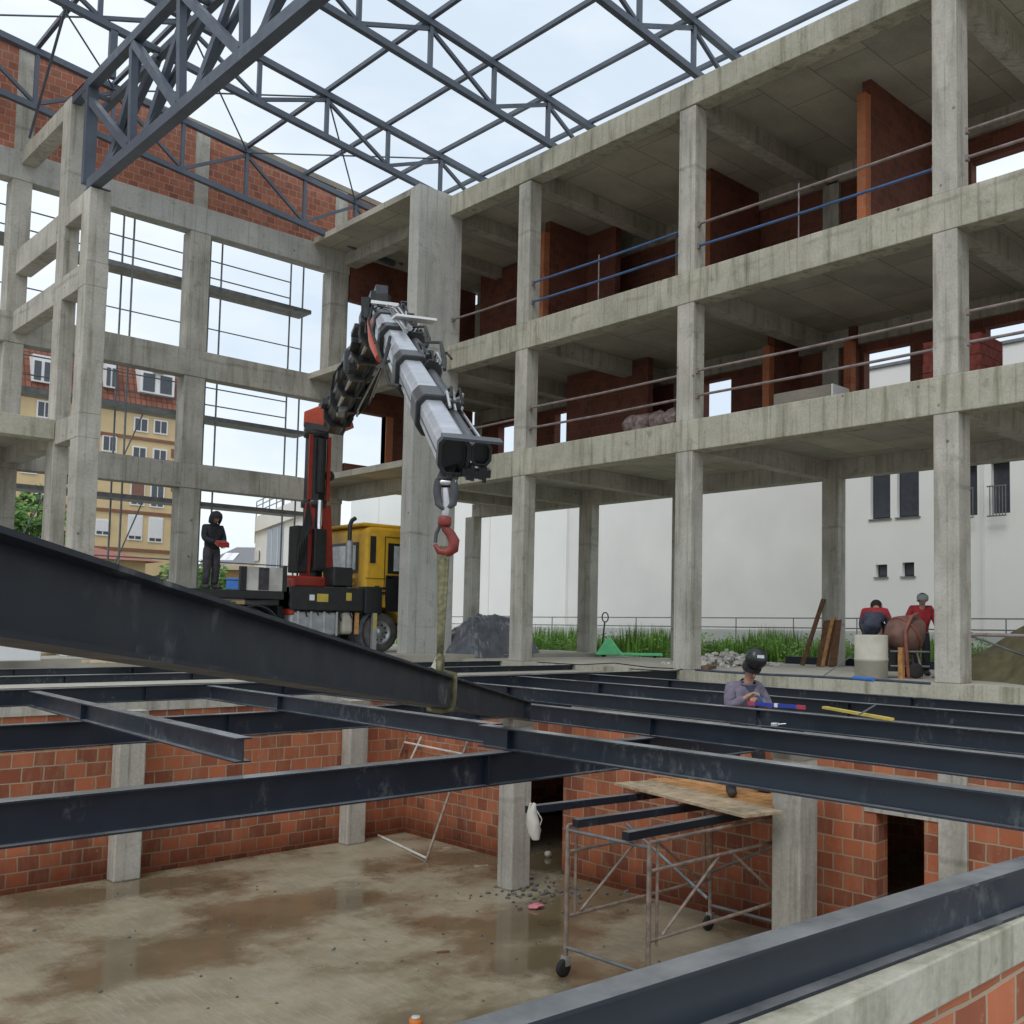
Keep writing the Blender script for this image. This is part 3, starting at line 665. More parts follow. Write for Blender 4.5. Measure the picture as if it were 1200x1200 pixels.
# ================================================================ guard rails on the open storeys
def rail(lab, b, a0, a1, zs, mats, parts_post=()):
    t = thing('guard_rail', W((a0+a1)/2, b, min(zs)-.5), lab, 'guard rail', 'tube guard rails between the columns')
    for z, mt_ in zip(zs, mats):
        MB().tube([W(a0, b, z), W((a0+a1)/2, b, z-.01), W(a1, b, z+.01)], .028, 8).build('rail', mt_, t)
    for z in zs:
        for a in (a0, a1):
            MB().box(a-.03, a+.03, b-.04, b+.04, z-.05, z+.05).build('clamp', 'rail_tube', t)
    for a, z0 in parts_post:
        MB().tube([W(a, b, z0), W(a, b, max(zs)+.12)], .016, 6).build('post', 'rail_tube', t)
RB = 15.62
rail('top storey rusty rails with a blue lower tube, beside the right column', RB, 8.1, 13.4, (8.42, 7.95), ('rail_tube', 'rail_blue'), ((10.9, Z3),))
rail('top storey blue rails in the middle bay', RB, 13.9, 18.72, (8.4, 7.92), ('rail_blue', 'rail_blue'), ((16.4, Z3),))
rail('single top storey rail next to the broad pillar', RB, 19.2, 22.0, (8.15,), ('rail_tube',))
rail('top storey rails right of the tallest column', RB, 1.9, 7.5, (8.42, 7.95), ('rail_tube', 'rail_tube'))
rail('middle storey rusty rails below the blue ones in the right bay', RB, 8.1, 13.4, (5.32, 4.8), ('rail_tube', 'rail_tube'))
rail('middle storey rails in the bay with the wrapped pallet', RB, 13.9, 18.72, (5.3, 4.8), ('rail_tube', 'rail_tube'))
rail('single sagging middle storey rail near the pillar', RB, 19.2, 22.0, (5.1,), ('rail_tube',))
rail('middle storey rails beside the stack of red blocks, right edge', RB, 1.9, 7.5, (5.32, 4.8), ('rail_tube', 'rail_tube'))
rail('ground level brown rail right of the tallest column, over the sand heap', RB, 1.9, 7.5, (-.03,), ('rail_tube',))
# ---- goods on the middle storey
t = thing('block_pallet', W(9.2, 18.4, Z2), 'stack of dark red clay blocks on the middle storey behind the tallest column', 'pallet')
box1('pallet_boards', 'wood', 8.3, 9.5, 17.8, 18.8, Z2, Z2+.13, t)
rg = random.Random(3)
mbs = MB()
for k in range(6):
    for i in range(4):
        mbs.box(8.32+i*.295, 8.6+i*.295, 17.8+rg.uniform(-.02, .02), 18.78, Z2+.133+k*.205, Z2+.133+k*.205+.195)
mbs.build('blocks', 'brick_stack', t)
t = thing('wrapped_pallet', W(15.6, 17.2, Z2), 'pallet of goods under crumpled plastic film on the middle storey', 'pallet')
mb = MB(); rg = random.Random(5)
for i in range(5):
    for k in range(2):
        mb.blob(W(15.0+i*.42, 17.1+rg.uniform(-.1, .1), Z2+.28+k*.28), .3, i*7+k, 2, .8, .12)
mb.build('film_wrap', 'pallet_wrap', t); box1('pallet_boards', 'wood', 14.7, 17.0, 16.8, 17.6, Z2, Z2+.12, t)
t = thing('crate', W(11.9, 17.4, Z2), 'long grey crate with a pale end on the middle storey', 'crate')
box1('side_boards', 'coping', 11.0, 12.4, 16.9, 17.5, Z2, Z2+.62, t)
box1('end_panel', 'frame_white', 10.96, 10.997, 16.9, 17.5, Z2, Z2+.62, t)
tag(box1('clay_block', 'brick_end', 13.95, 14.1, 15.9, 16.15, Z2, Z2+.24), 'single orange clay block standing at the foot of a middle storey column', 'brick')

# ================================================================ scaffold outside the gable wall
sc = thing('facade_scaffold', W(29, 10, ZY), 'light metal facade scaffold outside the open gable bays', 'scaffold')
SA, SO = 28.35, 29.15
for b in (4.6, 7.2, 9.7, 12.1, 14.6):
    for a in (SA, SO): MB().tube([W(a, b, ZY), W(a, b, 12.3)], .027, 8).build('post', 'galvanised', sc)
for z in (.75, 3.35, 5.8, 9.55):
    mb = MB()
    for k in range(2): mb.box(SA+.05+k*.37, SA+.4+k*.37, 4.5, 14.9, z-.09, z)
    mb.box(SA-.0, SA+.03, 4.5, 14.9, z-.1, z+.02)
    mb.build('deck', 'galvanised', sc)
    for dz in (.5, 1.0):
        MB().tube([W(SO, 4.6, z+dz), W(SO, 14.6, z+dz)], .02, 6).build('rail', 'galvanised', sc)
for z in (1.7, 4.4, 7.0, 7.6, 8.3, 10.9): MB().tube([W(SA, 4.6, z), W(SA, 14.6, z)], .018, 6).build('rail', 'galvanised', sc)
for b0, b1, z0 in ((9.7, 12.1, 6.05), (7.2, 9.7, 3.35), (9.7, 12.1, 3.35), (4.6, 7.2, 6.05), (7.2, 9.7, 8.85)):
    MB().tube([W(SO, b0, z0-.1-2.2), W(SO, b1-1.6, z0-.1)], .02, 6).build('brace', 'galvanised', sc)

# ================================================================ background buildings
def px_quad(mb, fn, dep, pts, th, axis):   # pixel outline -> plate on a plane, thickness th along axis (world vector)
    vs = [fn(x, y, dep) for x, y in pts]; n = len(vs)
    return mb.add(vs+[v+axis*th for v in vs], [tuple(range(n)), tuple(range(n, 2*n))[::-1]]+[(i, (i+1) % n, n+(i+1) % n, n+i) for i in range(n)])
YA = 62.0
yb = thing('apartment_building', W(YA, 20, ZY), 'yellow brick apartment block with a steep red tiled mansard roof', 'apartment building')
def yz(x, y): return UA(x, y, YA)
x0, x1 = yz(-120, 500).x, yz(226, 500).x
zt = yz(165, 476).z; zr = yz(165, 404).z
MB().box(YA, YA+12, x0, x1, Z_E, zt).build('wall', 'facade_yellow', yb)
mb = MB()
vs = [W(YA-.45, x0-.3, zt), W(YA-.45, x1+.3, zt), W(YA+12.4, x1+.3, zt), W(YA+12.4, x0-.3, zt),
      W(YA+.9, x0+1, zr), W(YA+.9, x1-1, zr), W(YA+11, x1-1, zr), W(YA+11, x0+1, zr)]
mb.add(vs, [(3, 2, 1, 0), (4, 5, 6, 7), (0, 1, 5, 4), (1, 2, 6, 5), (2, 3, 7, 6), (3, 0, 4, 7)]).build('roof', 'roof_tile', yb)
def ywin(x, y, w_, h, glass='dark_window', shut=None):
    c = yz(x, y); a = YA-.06
    f = MB().box(a, YA+.02, c.x-w_/2, c.x+w_/2, c.z-h/2, c.z+h/2).build('window', 'frame_white', yb)
    if shut: MB().box(a-.03, a-.003, c.x-w_/2+.07, c.x+w_/2-.07, c.z-h/2+.25, c.z+h/2-.07).build('shutter', shut, f)
    for k in (0, 1):
        u0 = c.x-w_/2+.08+k*(w_/2-.05); MB().box(a-.012, a-.002, u0, u0+w_/2-.11, c.z-h/2+.08, c.z+h/2-.08).build('pane', glass, f)
for xs, y, kind in (((165, 188), 498, 0), ((163, 187), 532, 1), ((161, 184), 577, 2), ((158, 182), 619, 3)):
    for j, x in enumerate(xs):
        ywin(x, y+(x-165)*.12, .82, (.85, .85, 1.6, 1.5)[kind], shut=('shutter_brown' if kind == 2 and j == 0 else ('shutter_white' if kind == 3 else None)))
for x, y in ((52, 480), (34, 545), (128, 520), (120, 618), (46, 630), (80, 560), (48, 588)):
    ywin(x, y, .8, .95, shut='shutter_white' if y > 600 else None)
mb = MB()
for xc, yc, ww, hh in ((181, 449, 1.95, 1.5), (127, 441, .6, 1.5), (47, 434, 1.0, 1.5)):
    c = yz(xc, yc); MB().box(YA-.5, YA+1.4, c.x-ww/2, c.x+ww/2, c.z-hh/2, c.z+hh/2).build('dormer', 'frame_white', yb)
    for k in (-1, 1):
        MB().box(YA-.53, YA-.503, c.x+k*ww*.25-ww*.17, c.x+k*ww*.25+ww*.17, c.z-hh/2+.1, c.z+hh/2-.35).build('pane', 'dark_window', yb)
c = yz(181, 438); MB().box(YA-.85, YA-.52, c.x-.3, c.x+.3, c.z-.1, c.z+.3).build('air_conditioner', 'frame_white', yb)
for y in (514, 556, 601, 645):
    z = yz(165, y).z; MB().box(YA-.08, YA-.003, x0, x1, z-.09, z+.09).build('brick_band', 'brown_trim', yb)
for y in (528, 567, 612):
    c = yz(206, y+4); MB().box(YA-.03, YA-.003, c.x-.28, c.x+.28, c.z-.28, c.z+.28).build('vent', 'brown_trim', yb)
z0 = yz(165, 488).z
MB().box(YA-.3, YA-.003, x0, x1, zt-.3, zt-.02).build('eave_board', 'brown_trim', yb)  # brown trim board along the wall top, under the eave
# little red roof house below it
rh = thing('garden_house', UA(150, 700, 50), 'low house with a dull red roof in front of the yellow block', 'house')
c0, c1 = UA(95, 655, 50), UA(186, 658, 50); zt_ = UA(120, 634, 50).z; ze = UA(150, 657, 50).z
MB().box(50, 56, c0.x, c1.x-.6, Z_E, ze).build('wall', 'facade_yellow', rh)
vs = [W(49.5, c0.x-.4, ze), W(49.5, c1.x, ze), W(56.5, c1.x, ze), W(56.5, c0.x-.4, ze), W(53, c0.x-.4, zt_), W(53, c1.x-2.6, zt_)]
MB().add(vs, [(0, 1, 5, 4), (2, 3, 4, 5), (1, 2, 5), (3, 0, 4), (3, 2, 1, 0)]).build('roof', 'red_roof', rh)
# white modern block with roof terrace
wm = thing('white_building', UD(330, 720, 60), 'white modern block with tall dark window and roof terrace railing', 'building')
pL, pR = UD(297, 690, 66), UD(372, 690, 52)
for p in (pL, pR): p.z = 0
dv = (pR-pL).normalized(); nv = Vector((pL.x, pL.y, 0)).normalized()
NV = nv*0+Vector((dv.y, -dv.x, 0)); NV = NV if NV.dot(pL) > 0 else -NV
if False: nv = NV
wl = (pR-pL).length
def onp(t, z, off=0): return pL+dv*(t*wl)+Vector((0, 0, z))+nv*off
ztop = UD(297, 624, 66).z
def wplate(mb, t0, t1, z0, z1, o0, o1):
    c = (onp(t0, z0, o0)+onp(t1, z1, o1))/2
    return mb.obox(c, dv*((t1-t0)*wl/2), nv*(abs(o1-o0)/2), Vector((0, 0, (z1-z0)/2)))
zb2 = UD(297, 607, 66).z
wplate(MB(), 0, 1, Z_E, ztop, 0, 9).build('wall', 'plaster_bright', wm)
wplate(MB(), -.02, 1.02, ztop+.003, zb2, -1.1, 9.2).build('parapet', 'plaster_bright', wm)
wplate(MB(), .22, .5, Z_E+1.0, ztop-.05, -.06, -.003).build('window', 'dark_window', wm)
for tt in (.3, .4): wplate(MB(), tt, tt+.012, Z_E+1.0, ztop-.05, -.09, -.063).build('mullion', 'frame_white', wm)
wplate(MB(), .58, .63, ztop-1.4, ztop-.5, -.05, -.003).build('window', 'dark_window', wm)
wplate(MB(), .78, .9, Z_E+1.4, ztop-.4, -.05, -.003).build('window', 'dark_window', wm)
wplate(MB(), -.01, .08, ztop-1.9, ztop-1.2, -.5, -.003).build('air_conditioner', 'frame_white', wm)
mb = MB()
for k in range(9): mb.bar(onp(k*.12, zb2, -.9), onp(k*.12, zb2+1.0, -.9), .05)
for dz in (.35, .7, 1.0): mb.bar(onp(0, zb2+dz, -.9), onp(1, zb2+dz, -.9), .05)
mb.build('terrace_railing', 'galvanised', wm)
# distant roofs
def house(name, xa, xb, yt, ye, dep, wallm, roofm, lab, skyl=False):
    p, q = UD(xa, ye, dep), UD(xb, ye, dep); t = thing(name, (p+q)/2*1, lab, 'house', 'low houses beyond the site')
    d = (q-p); d.z = 0; L_ = d.length; d.normalize(); n = Vector((d.y, -d.x, 0)); n = n if n.dot(p) > 0 else -n
    ze_, zt2 = p.z, UD((xa+xb)/2, yt, dep+4).z
    def pt(u, v, z): r_ = p+d*u+n*v; return Vector((r_.x, r_.y, z))
    vs = [pt(0, 0, Z_E), pt(L_, 0, Z_E), pt(L_, 8, Z_E), pt(0, 8, Z_E), pt(0, 0, ze_), pt(L_, 0, ze_), pt(L_, 8, ze_), pt(0, 8, ze_)]
    MB().add(vs, [(3, 2, 1, 0), (4, 5, 6, 7), (0, 1, 5, 4), (1, 2, 6, 5), (2, 3, 7, 6), (3, 0, 4, 7)]).build('wall', wallm, t)
    o = .5; vs = [pt(-o, -o, ze_+.02), pt(L_+o, -o, ze_+.02), pt(L_+o, 8.5, ze_+.02), pt(-o, 8.5, ze_+.02), pt(1.5, 4, zt2), pt(L_-1.5, 4, zt2)]
    MB().add(vs, [(0, 1, 5, 4), (2, 3, 4, 5), (1, 2, 5), (3, 0, 4), (3, 2, 1, 0)]).build('roof', roofm, t)
    mb = MB()
    for k in range(3):
        u = L_*(.2+.28*k); mb.box
        c = pt(u, -.03, ze_-1.2); mb.obox(c, d*.45, n*.02, Vector((0, 0, .5)))
    mb.build('windows', 'dark_window', t)
    if skyl:
        for k in (.3, .42):
            a_ = pt(L_*k, 1.6, ze_+(zt2-ze_)*.47+.06); MB().obox(a_, d*.35, (n*1.5+Vector((0, 0, (zt2-ze_)/4*1.5))).normalized()*.8, Vector((0, 0, .03))).build('skylight', 'frame_white', t)
    return t
house('far_house', 238, 300, 641, 664, 95, 'plaster_white', 'roof_grey', 'distant house with grey roof and two skylights beside the white building', True)
house('far_house', 225, 292, 660, 668, 70, 'facade_yellow', 'wood', 'low cream house behind the man on the truck')
tag(MB().obox(UD(274, 684, 45), Vector((.28, -.1, 0)), Vector((.1, .28, 0)), Vector((0, 0, .25))).build('container', 'blue', bevel=.02), 'small bright blue box behind the truck bed', 'container')

# white party wall behind the wing
wh = thing('white_building', W(30, 30.5, ZY), 'long white rendered building behind the wing, with paired dark windows', 'building')
box1('wall', 'plaster_white', 19.8, 33.5, 30.35, 36, Z_E, 8.1, wh)
box1('wall', 'plaster_bright', 33.5, 52, 30.2, 36, Z_E, 8.1, wh)
wall_b('wall', 'plaster_bright', 30, 30.3, -10, 19.8, Z_E, 8.95, [(17.2, 17.95, 3.8, 5.55), (16.15, 16.95, 3.8, 5.6), (17.32, 17.75, 1.84, 2.26), (16.33, 16.76, 1.84, 2.3), (14.15, 15.0, 3.7, 5.3), (13.1, 13.7, 3.7, 5.3)], wh)
box1('wall', 'plaster_bright', -10, 19.8, 30.303, 36, Z_E, 8.95, wh)
for a in (36, 39, 42, 45.5, 49): box1('panel_seam', 'plaster_white', a, a+.07, 30.17, 30.197, Z_E, 8.1, wh)
def wwin(a0, a1, z0, z1, mat='dark_window'):
    f = box1('window', 'black_paint', a0+.003, a1-.003, 30.17, 30.25, z0+.003, z1-.003, wh)
    box1('pane', mat, a0+.06, a1-.06, 30.15, 30.167, z0+.06, z1-.06, f)
    box1('sill', 'galvanised', a0-.06, a1+.06, 29.94, 30.16, z0-.03, z0-.002, f)
wwin(17.2, 17.95, 3.8, 5.55); wwin(16.15, 16.95, 3.8, 5.6)
wwin(17.32, 17.75, 1.84, 2.26); wwin(16.33, 16.76, 1.84, 2.3)
for a0, a1 in ((14.15, 15.0), (13.1, 13.7)):
    f = box1('window', 'dark_window', a0+.003, a1-.003, 30.2, 30.25, 3.703, 5.297, wh)
    mb = MB()
    for k in range(6): mb.box(a0+k*(a1-a0)/6, a0+k*(a1-a0)/6+.025, 29.7, 29.725, 3.6, 4.5)
    mb.box(a0, a1, 29.69, 29.73, 4.5, 4.54); mb.box(a0, a1, 29.69, 29.73, 3.58, 3.62); mb.build('balcony_railing', 'galvanised', f)
box1('downpipe', 'frame_white', 13.9, 13.98, 29.85, 29.93, Z_E, 8.9, wh)
box1('coping', 'galvanised', -10, 19.85, 29.93, 36.1, 8.953, 9.05, wh)
fe = thing('site_fence', W(30, 27.6, Z_E), 'low thin metal rail fence in front of the white building', 'fence')
for z in (.42, .1): MB().tube([W(5, 27.6, z), W(62, 27.6, z)], .022, 6).build('rail', 'galvanised', fe)
for k in range(24): MB().tube([W(5+k*2.4, 27.6, Z_E), W(5+k*2.4, 27.6, .42)], .02, 6).build('post', 'galvanised', fe)
tag(box1('low_wall', 'plaster_bright', 5, 62, 27.9, 28.1, Z_E, .02), 'low white base wall behind the thin rail fence', 'wall')
tag(MB().box(32.5, 34.2, 26.2, 27.2, Z_E, .35).box(32.4, 34.3, 26.1, 27.3, .353, .45).build('utility_box', 'ring_concrete', bevel=.02), 'beige utility box with dark lid behind the tarp heap', 'utility box')

# ================================================================ greenery
def leafy(mb, c, r, n, size, rg, squash=1.0):
    for k in range(n):
        d = Vector((rg.gauss(0, 1), rg.gauss(0, 1), rg.gauss(0, 1))).normalized()*r*rg.uniform(.45, 1)**.6
        p = c+Vector((d.x, d.y, d.z*squash)); u = Vector((rg.gauss(0, 1), rg.gauss(0, 1), rg.gauss(0, .6))).normalized(); v = u.orthogonal().normalized()
        s = size*rg.uniform(.6, 1.3)
        mb.add([p-u*s, p-v*s*.5, p+u*s, p+v*s*.5], [(0, 1, 2, 3)])
def grass():
    rg = random.Random(11); mb = MB()
    for k in range(21000):
        a = rg.uniform(9, 30); b = rg.uniform(22.3, 26.6)
        if rg.random() < .25: a = rg.uniform(30, 36)
        edge = 22.6+.5*math.sin(a*1.3)+.3*math.sin(a*3.1)
        if b < edge or (math.sin(a*2.3+b*1.1)*math.sin(b*2.9-a*.7) > .55 and rg.random() < .85): continue
        h = rg.uniform(.2, .85)*(.85+.6*math.sin(a*.9+b)*math.sin(b*1.7-a*.4))
        if 29 < a: h *= .6
        t = rg.uniform(0, 6.28); dx, dy = math.cos(t)*.03, math.sin(t)*.03; lx, ly = rg.uniform(-.12, .12), rg.uniform(-.12, .12)
        p = W(a, b, Z_E)
        mb.add([p+Vector((dx, dy, 0)), p-Vector((dx, dy, 0)), p+Vector((lx*.5-dx*.6, ly*.5-dy*.6, h*.6)), p+Vector((lx, ly, h)), p+Vector((lx*.5+dx*.6, ly*.5+dy*.6, h*.6))], [(0, 1, 2, 4), (2, 3, 4)])
    for k in range(420):
        a, b = rg.uniform(9, 31), rg.uniform(22.6, 26); hh = rg.uniform(.35, .95)
        leafy(mb, W(a, b, Z_E+hh*.5), hh*.5, 46, .05, rg, 1.0)
    tag(mb.build('grass', 'grass', recalc=False), kind='stuff')
    mb = MB()
    for k in range(90):
        a, b = rg.uniform(12, 26), rg.uniform(23, 25.5); mb.blob(W(a, b, Z_E+rg.uniform(.35, .6)), .035, k, 1)
    tag(mb.build('wild_flowers', 'flower'), kind='stuff')
grass()
def tree(loc, h, r, lab, seed, name='broadleaf_tree', n=1500, size=.16):
    rg = random.Random(seed); t = thing(name, loc, lab, 'tree', 'trees beyond the gable wall')
    tr = MB(); tr.tube([loc, loc+Vector((.1, .05, h*.35)), loc+Vector((-.05, .1, h*.75))], [.16, .12, .05], 8)
    cr = MB()
    for k in range(9):
        c = loc+Vector((rg.uniform(-r, r)*.7, rg.uniform(-r, r)*.7, h*rg.uniform(.42, .92)))
        tr.tube([loc+Vector((0, 0, h*.35)), c], [.06, .02], 6)
        leafy(cr, c, r*rg.uniform(.35, .6), n//9, size, rg, .8)
    tr.build('trunk', 'bark', t); cr.build('crown', 'leaf', t, recalc=False)
def gnd(x, dep): p = UD(x, 720, dep); return Vector((p.x, p.y, Z_E))
tree(gnd(33, 42), 7.2, 1.9, 'bright green tree seen between the left columns', 1, n=2600)
tree(gnd(212, 46), 3.6, 1.5, 'small green tree behind the middle gable column', 2, n=1400)
tree(gnd(238, 52), 4.2, 1.5, 'low green tree just left of the man on the truck', 4, n=1400)
# shrubs by the rubble
for i, (x, y, h) in enumerate(((648, 752, 1.1), (690, 755, .9))):
    p = UZ(x, y, Z_E); rg = random.Random(i+20); t = thing('young_shrub', p, ['tall thin weed left of the pallet jack column', 'bushy weed right behind the rubble, next to the pallet jack column'][i], 'shrub')
    mb = MB(); mb.tube([p, p+Vector((.05, 0, h))], [.02, .008], 6); mb.build('stem', 'bark', t)
    cr = MB()
    for k in range(6): leafy(cr, p+Vector((rg.uniform(-.3, .3), rg.uniform(-.3, .3), h*rg.uniform(.4, 1))), .25, 50, .07, rg)
    cr.build('foliage', 'leaf', t, recalc=False)

# ================================================================ heaps
def heap(name, c, ra, rb, h, mat, lab, cat, seed, sharp=.5, kind=None, n=44, wrinkle=.08, ang=0):
    from mathutils import noise as mn
    mb = MB(); vs = []; fs = []
    for i in range(n+1):
        for j in range(n+1):
            u, v = i/n*2-1, j/n*2-1; r_ = math.hypot(u, v)
            x, y = u*ra, v*rb; x, y = x*math.cos(ang)-y*math.sin(ang), x*math.sin(ang)+y*math.cos(ang)
            q = Vector((x*1.3+seed*7, y*1.3, seed))
            e = max(0, 1-r_*(1+.25*mn.noise(q*.8)))
            z = h*(1-(1-e)**(1/sharp)) if sharp < 1 else h*e
            z = h*math.sin(min(1, e*1.05)*math.pi/2)**(1.0/sharp*.6)
            ww = wrinkle*mn.noise(q*2.2)+wrinkle*.6*abs(mn.noise(q*5))
            z += ww*(1 if e > .05 else 0)
            vs.append(Vector((c.x+x, c.y+y, c.z+max(z, 0)-(.03 if e <= 0 else 0))))
    for i in range(n):
        for j in range(n): k = i*(n+1)+j; fs.append((k, k+1, k+n+2, k+n+1))
    mb.add(vs, fs, name != 'tarp_heap'); o = mb.build(name, mat, recalc=False)
    return tag(o, lab, cat, kind=kind)
sp = W(5.6, 18.4, ZG); heap('sand_heap', sp, 2.7, 3.4, 1.5, 'sand', 'brown sand heap on the slab at the right edge', 'sand heap', 2, .6)
heap('gravel_sack', W(8.6, 20.6, ZG), .9, .7, .75, 'silver', 'pale crumpled sheet lying behind the sand heap', 'sheet', 9, .6, wrinkle=.14)
tp = UZ(572, 769, ZG); heap('tarp_heap', tp, 2.0, 1.4, 1.1, 'tarp', 'heap covered by a crumpled dark grey tarp beside the broad pillar', 'tarp', 4, .7, wrinkle=.16, ang=.6)
def stones(name, c, ra, rb, h, n, r, mat, seed):
    rg = random.Random(seed); mb = MB()
    for k in range(n):
        u, v = rg.gauss(0, .42), rg.gauss(0, .42); e = max(0, 1-math.hypot(u, v))
        mb.blob(Vector((c.x+u*ra, c.y+v*rb, c.z+h*e*rg.random()+r*.3)), r*rg.uniform(.5, 1.3), k, 1, .7, .3)
    return tag(mb.build(name, mat), kind='stuff')
stones('gravel', UZ(850, 779, ZG), 1.2, 1.2, .35, 260, .07, 'gravel', 1)
stones('rubble', UZ(660, 762, ZG)+Vector((.6, 1.2, 0)), 1.1, 3.2, .2, 420, .08, 'rubble', 2)
stones('floor_debris', W(10.9, 9.5, ZB), 1.0, 1.0, .02, 110, .03, 'debris', 3)
stones('floor_litter', W(11.5, 6.5, ZB), 5.5, 5.5, .0, 90, .018, 'debris', 8)

# ================================================================ people
def skinmesh(name, J, E, mat, parent, lvl=2, org=None):
    """J: {key:(world pos, radius)}; one continuous skinned surface"""
    root = parent
    while root.parent: root = root.parent
    o = ORG[root.name]; keys = list(J)
    me = bpy.data.meshes.new(name+'_rig'); me.from_pydata([J[k][0]-o for k in keys], [(keys.index(a), keys.index(b)) for a, b in E], [])
    ob = bpy.data.objects.new('tmp', me); COL.objects.link(ob)
    ob.modifiers.new('s', 'SKIN'); sd = ob.modifiers.new('d', 'SUBSURF'); sd.levels = lvl; sd.render_levels = lvl
    if not me.skin_vertices: me.attributes
    for i, k in enumerate(keys):
        rr = J[k][1]; rr = rr if isinstance(rr, tuple) else (rr, rr)
        me.skin_vertices[0].data[i].radius = rr
        me.skin_vertices[0].data[i].use_root = (i == 0)
    bpy.context.view_layer.update()
    dg = bpy.context.evaluated_depsgraph_get()
    m2 = bpy.data.meshes.new_from_object(ob.evaluated_get(dg)); m2.name = name
    bpy.data.objects.remove(ob); bpy.data.meshes.remove(me)
    m2.materials.clear(); m2.materials.append(M[mat])
    m2.polygons.foreach_set('use_smooth', [True]*len(m2.polygons))
    ob = bpy.data.objects.new(name, m2); COL.objects.link(ob); ob.parent = parent
    return ob
def person(base, heading, pose, label, colors, extras=None, k=1.0):
    """pose: joint -> (right, forward, up) in metres from base; heading = world xy direction faced"""
    f = Vector((heading[0], heading[1], 0)).normalized(); r = Vector((f.y, -f.x, 0))
    def T(p): return base+(r*p[0]+f*p[1]+Vector((0, 0, p[2])))*k
    t = thing('person', base, label, 'person')
    P = {n: T(p) for n, p in pose.items()}
    nk, hd = P['neck'], P['head']; up = (hd-nk).normalized()
    # body: one continuous surface
    J = {'pel': (P['pelvis'], .13*k), 'abd': ((P['pelvis']*.5+P['chest']*.5), .125*k), 'che': (P['chest'], .15*k), 'nk': (nk, .06*k), 'jaw': (nk+up*.085*k, .07*k), 'hd': (hd, .098*k), 'crown': (hd+up*.1*k, .07*k)}
    E = [('pel', 'abd'), ('abd', 'che'), ('che', 'nk'), ('nk', 'jaw'), ('jaw', 'hd'), ('hd', 'crown')]
    for s in ('l', 'r'):
        J.update({s+'sh': (P[s+'sh']-Vector((0, 0, .03*k)), .045*k), s+'el': (P[s+'el'], .038*k), s+'wr': (P[s+'wr'], .03*k), s+'hi': (P[s+'hi'], .09*k), s+'kn': (P[s+'kn'], .06*k), s+'an': (P[s+'an'], .042*k), s+'to': (P[s+'to'], .035*k)})
        E += [('che', s+'sh'), (s+'sh', s+'el'), (s+'el', s+'wr'), ('pel', s+'hi'), (s+'hi', s+'kn'), (s+'kn', s+'an'), (s+'an', s+'to')]
        # hand: palm, four bent fingers and a thumb
        d = (P[s+'wr']-P[s+'el']).normalized(); sd = d.cross(Vector((0, 0, 1))); sd = sd.normalized() if sd.length > .1 else r.copy(); dn = sd.cross(d)
        if dn.z > 0: dn = -dn
        pm = P[s+'wr']+d*.07*k; J[s+'pm'] = (pm, .033*k); E.append((s+'wr', s+'pm'))
        for q in range(4):
            o_ = sd*((q-1.5)*.021*k); ln = (.075, .085, .08, .062)[q]*k
            J[s+'f%d' % q] = (pm+o_+d*.045*k, .0105*k); J[s+'g%d' % q] = (pm+o_+d*(.045*k+ln*.45)+dn*ln*.35, .009*k); J[s+'h%d' % q] = (pm+o_+d*(.045*k+ln*.55)+dn*ln*.8, .0075*k)
            E += [(s+'pm', s+'f%d' % q), (s+'f%d' % q, s+'g%d' % q), (s+'g%d' % q, s+'h%d' % q)]
        ts = -1 if s == 'r' else 1
        J[s+'t0'] = (P[s+'wr']+d*.03*k+sd*ts*.035*k, .012*k); J[s+'t1'] = (P[s+'wr']+d*.075*k+sd*ts*.055*k+dn*.02*k, .01*k)
        E += [(s+'pm', s+'t0'), (s+'t0', s+'t1')]
    body = skinmesh('body', J, E, 'skin', t, 2)
    # face on the front of the head
    look = (T(pose['look'])-hd).normalized(); look = (look-up*look.dot(up)).normalized(); sd = look.cross(up)
    mb = MB(); mb.add([hd+look*.095*k+up*.015*k, hd+look*.098*k-sd*.015*k-up*.03*k, hd+look*.125*k-up*.03*k, hd+look*.098*k+sd*.015*k-up*.03*k, hd+look*.097*k-up*.04*k], [(0, 1, 2), (0, 2, 3), (1, 4, 2), (4, 3, 2)])
    mb.build('nose', 'skin', t)
    for q in (-1, 1):
        MB().blob(hd+look*.088*k+sd*q*.034*k+up*.018*k, .011*k, 1, 1, 1, 0).build('eye', 'hair', t)
        MB().blob(hd+sd*q*.1*k-up*.01*k, .024*k, 1, 1, 1.3, .05).build('ear', 'skin', t)
    MB().obox(hd+look*.093*k-up*.062*k, sd*.024*k, look*.006*k, up*.005*k).build('mouth', 'lip', t)
    # clothes
    J = {'he': (P['pelvis']*1.0+(P['pelvis']-P['chest'])*.22, .17*k), 'wa': (P['pelvis']*.8+P['chest']*.2, .18*k), 'ab': ((P['pelvis']+P['chest'])/2, .18*k), 'che': (P['chest'], .19*k), 'nk': (P['neck']*.8+P['chest']*.2, .1*k)}
    E = [('che', 'ab'), ('ab', 'wa'), ('wa', 'he'), ('che', 'nk')]
    J = {q: J[q] for q in ('che', 'ab', 'wa', 'he', 'nk')}
    for s in ('l', 'r'):
        J.update({s+'sh': (P[s+'sh']-Vector((0, 0, .012*k)), .095*k), s+'el': (P[s+'el'], .076*k), s+'cu': (P[s+'el']*.03+P[s+'wr']*.97, .06*k)})
        E += [('che', s+'sh'), (s+'sh', s+'el'), (s+'el', s+'cu')]
    jk = skinmesh('jacket', J, E, colors['jacket'], t, 2)
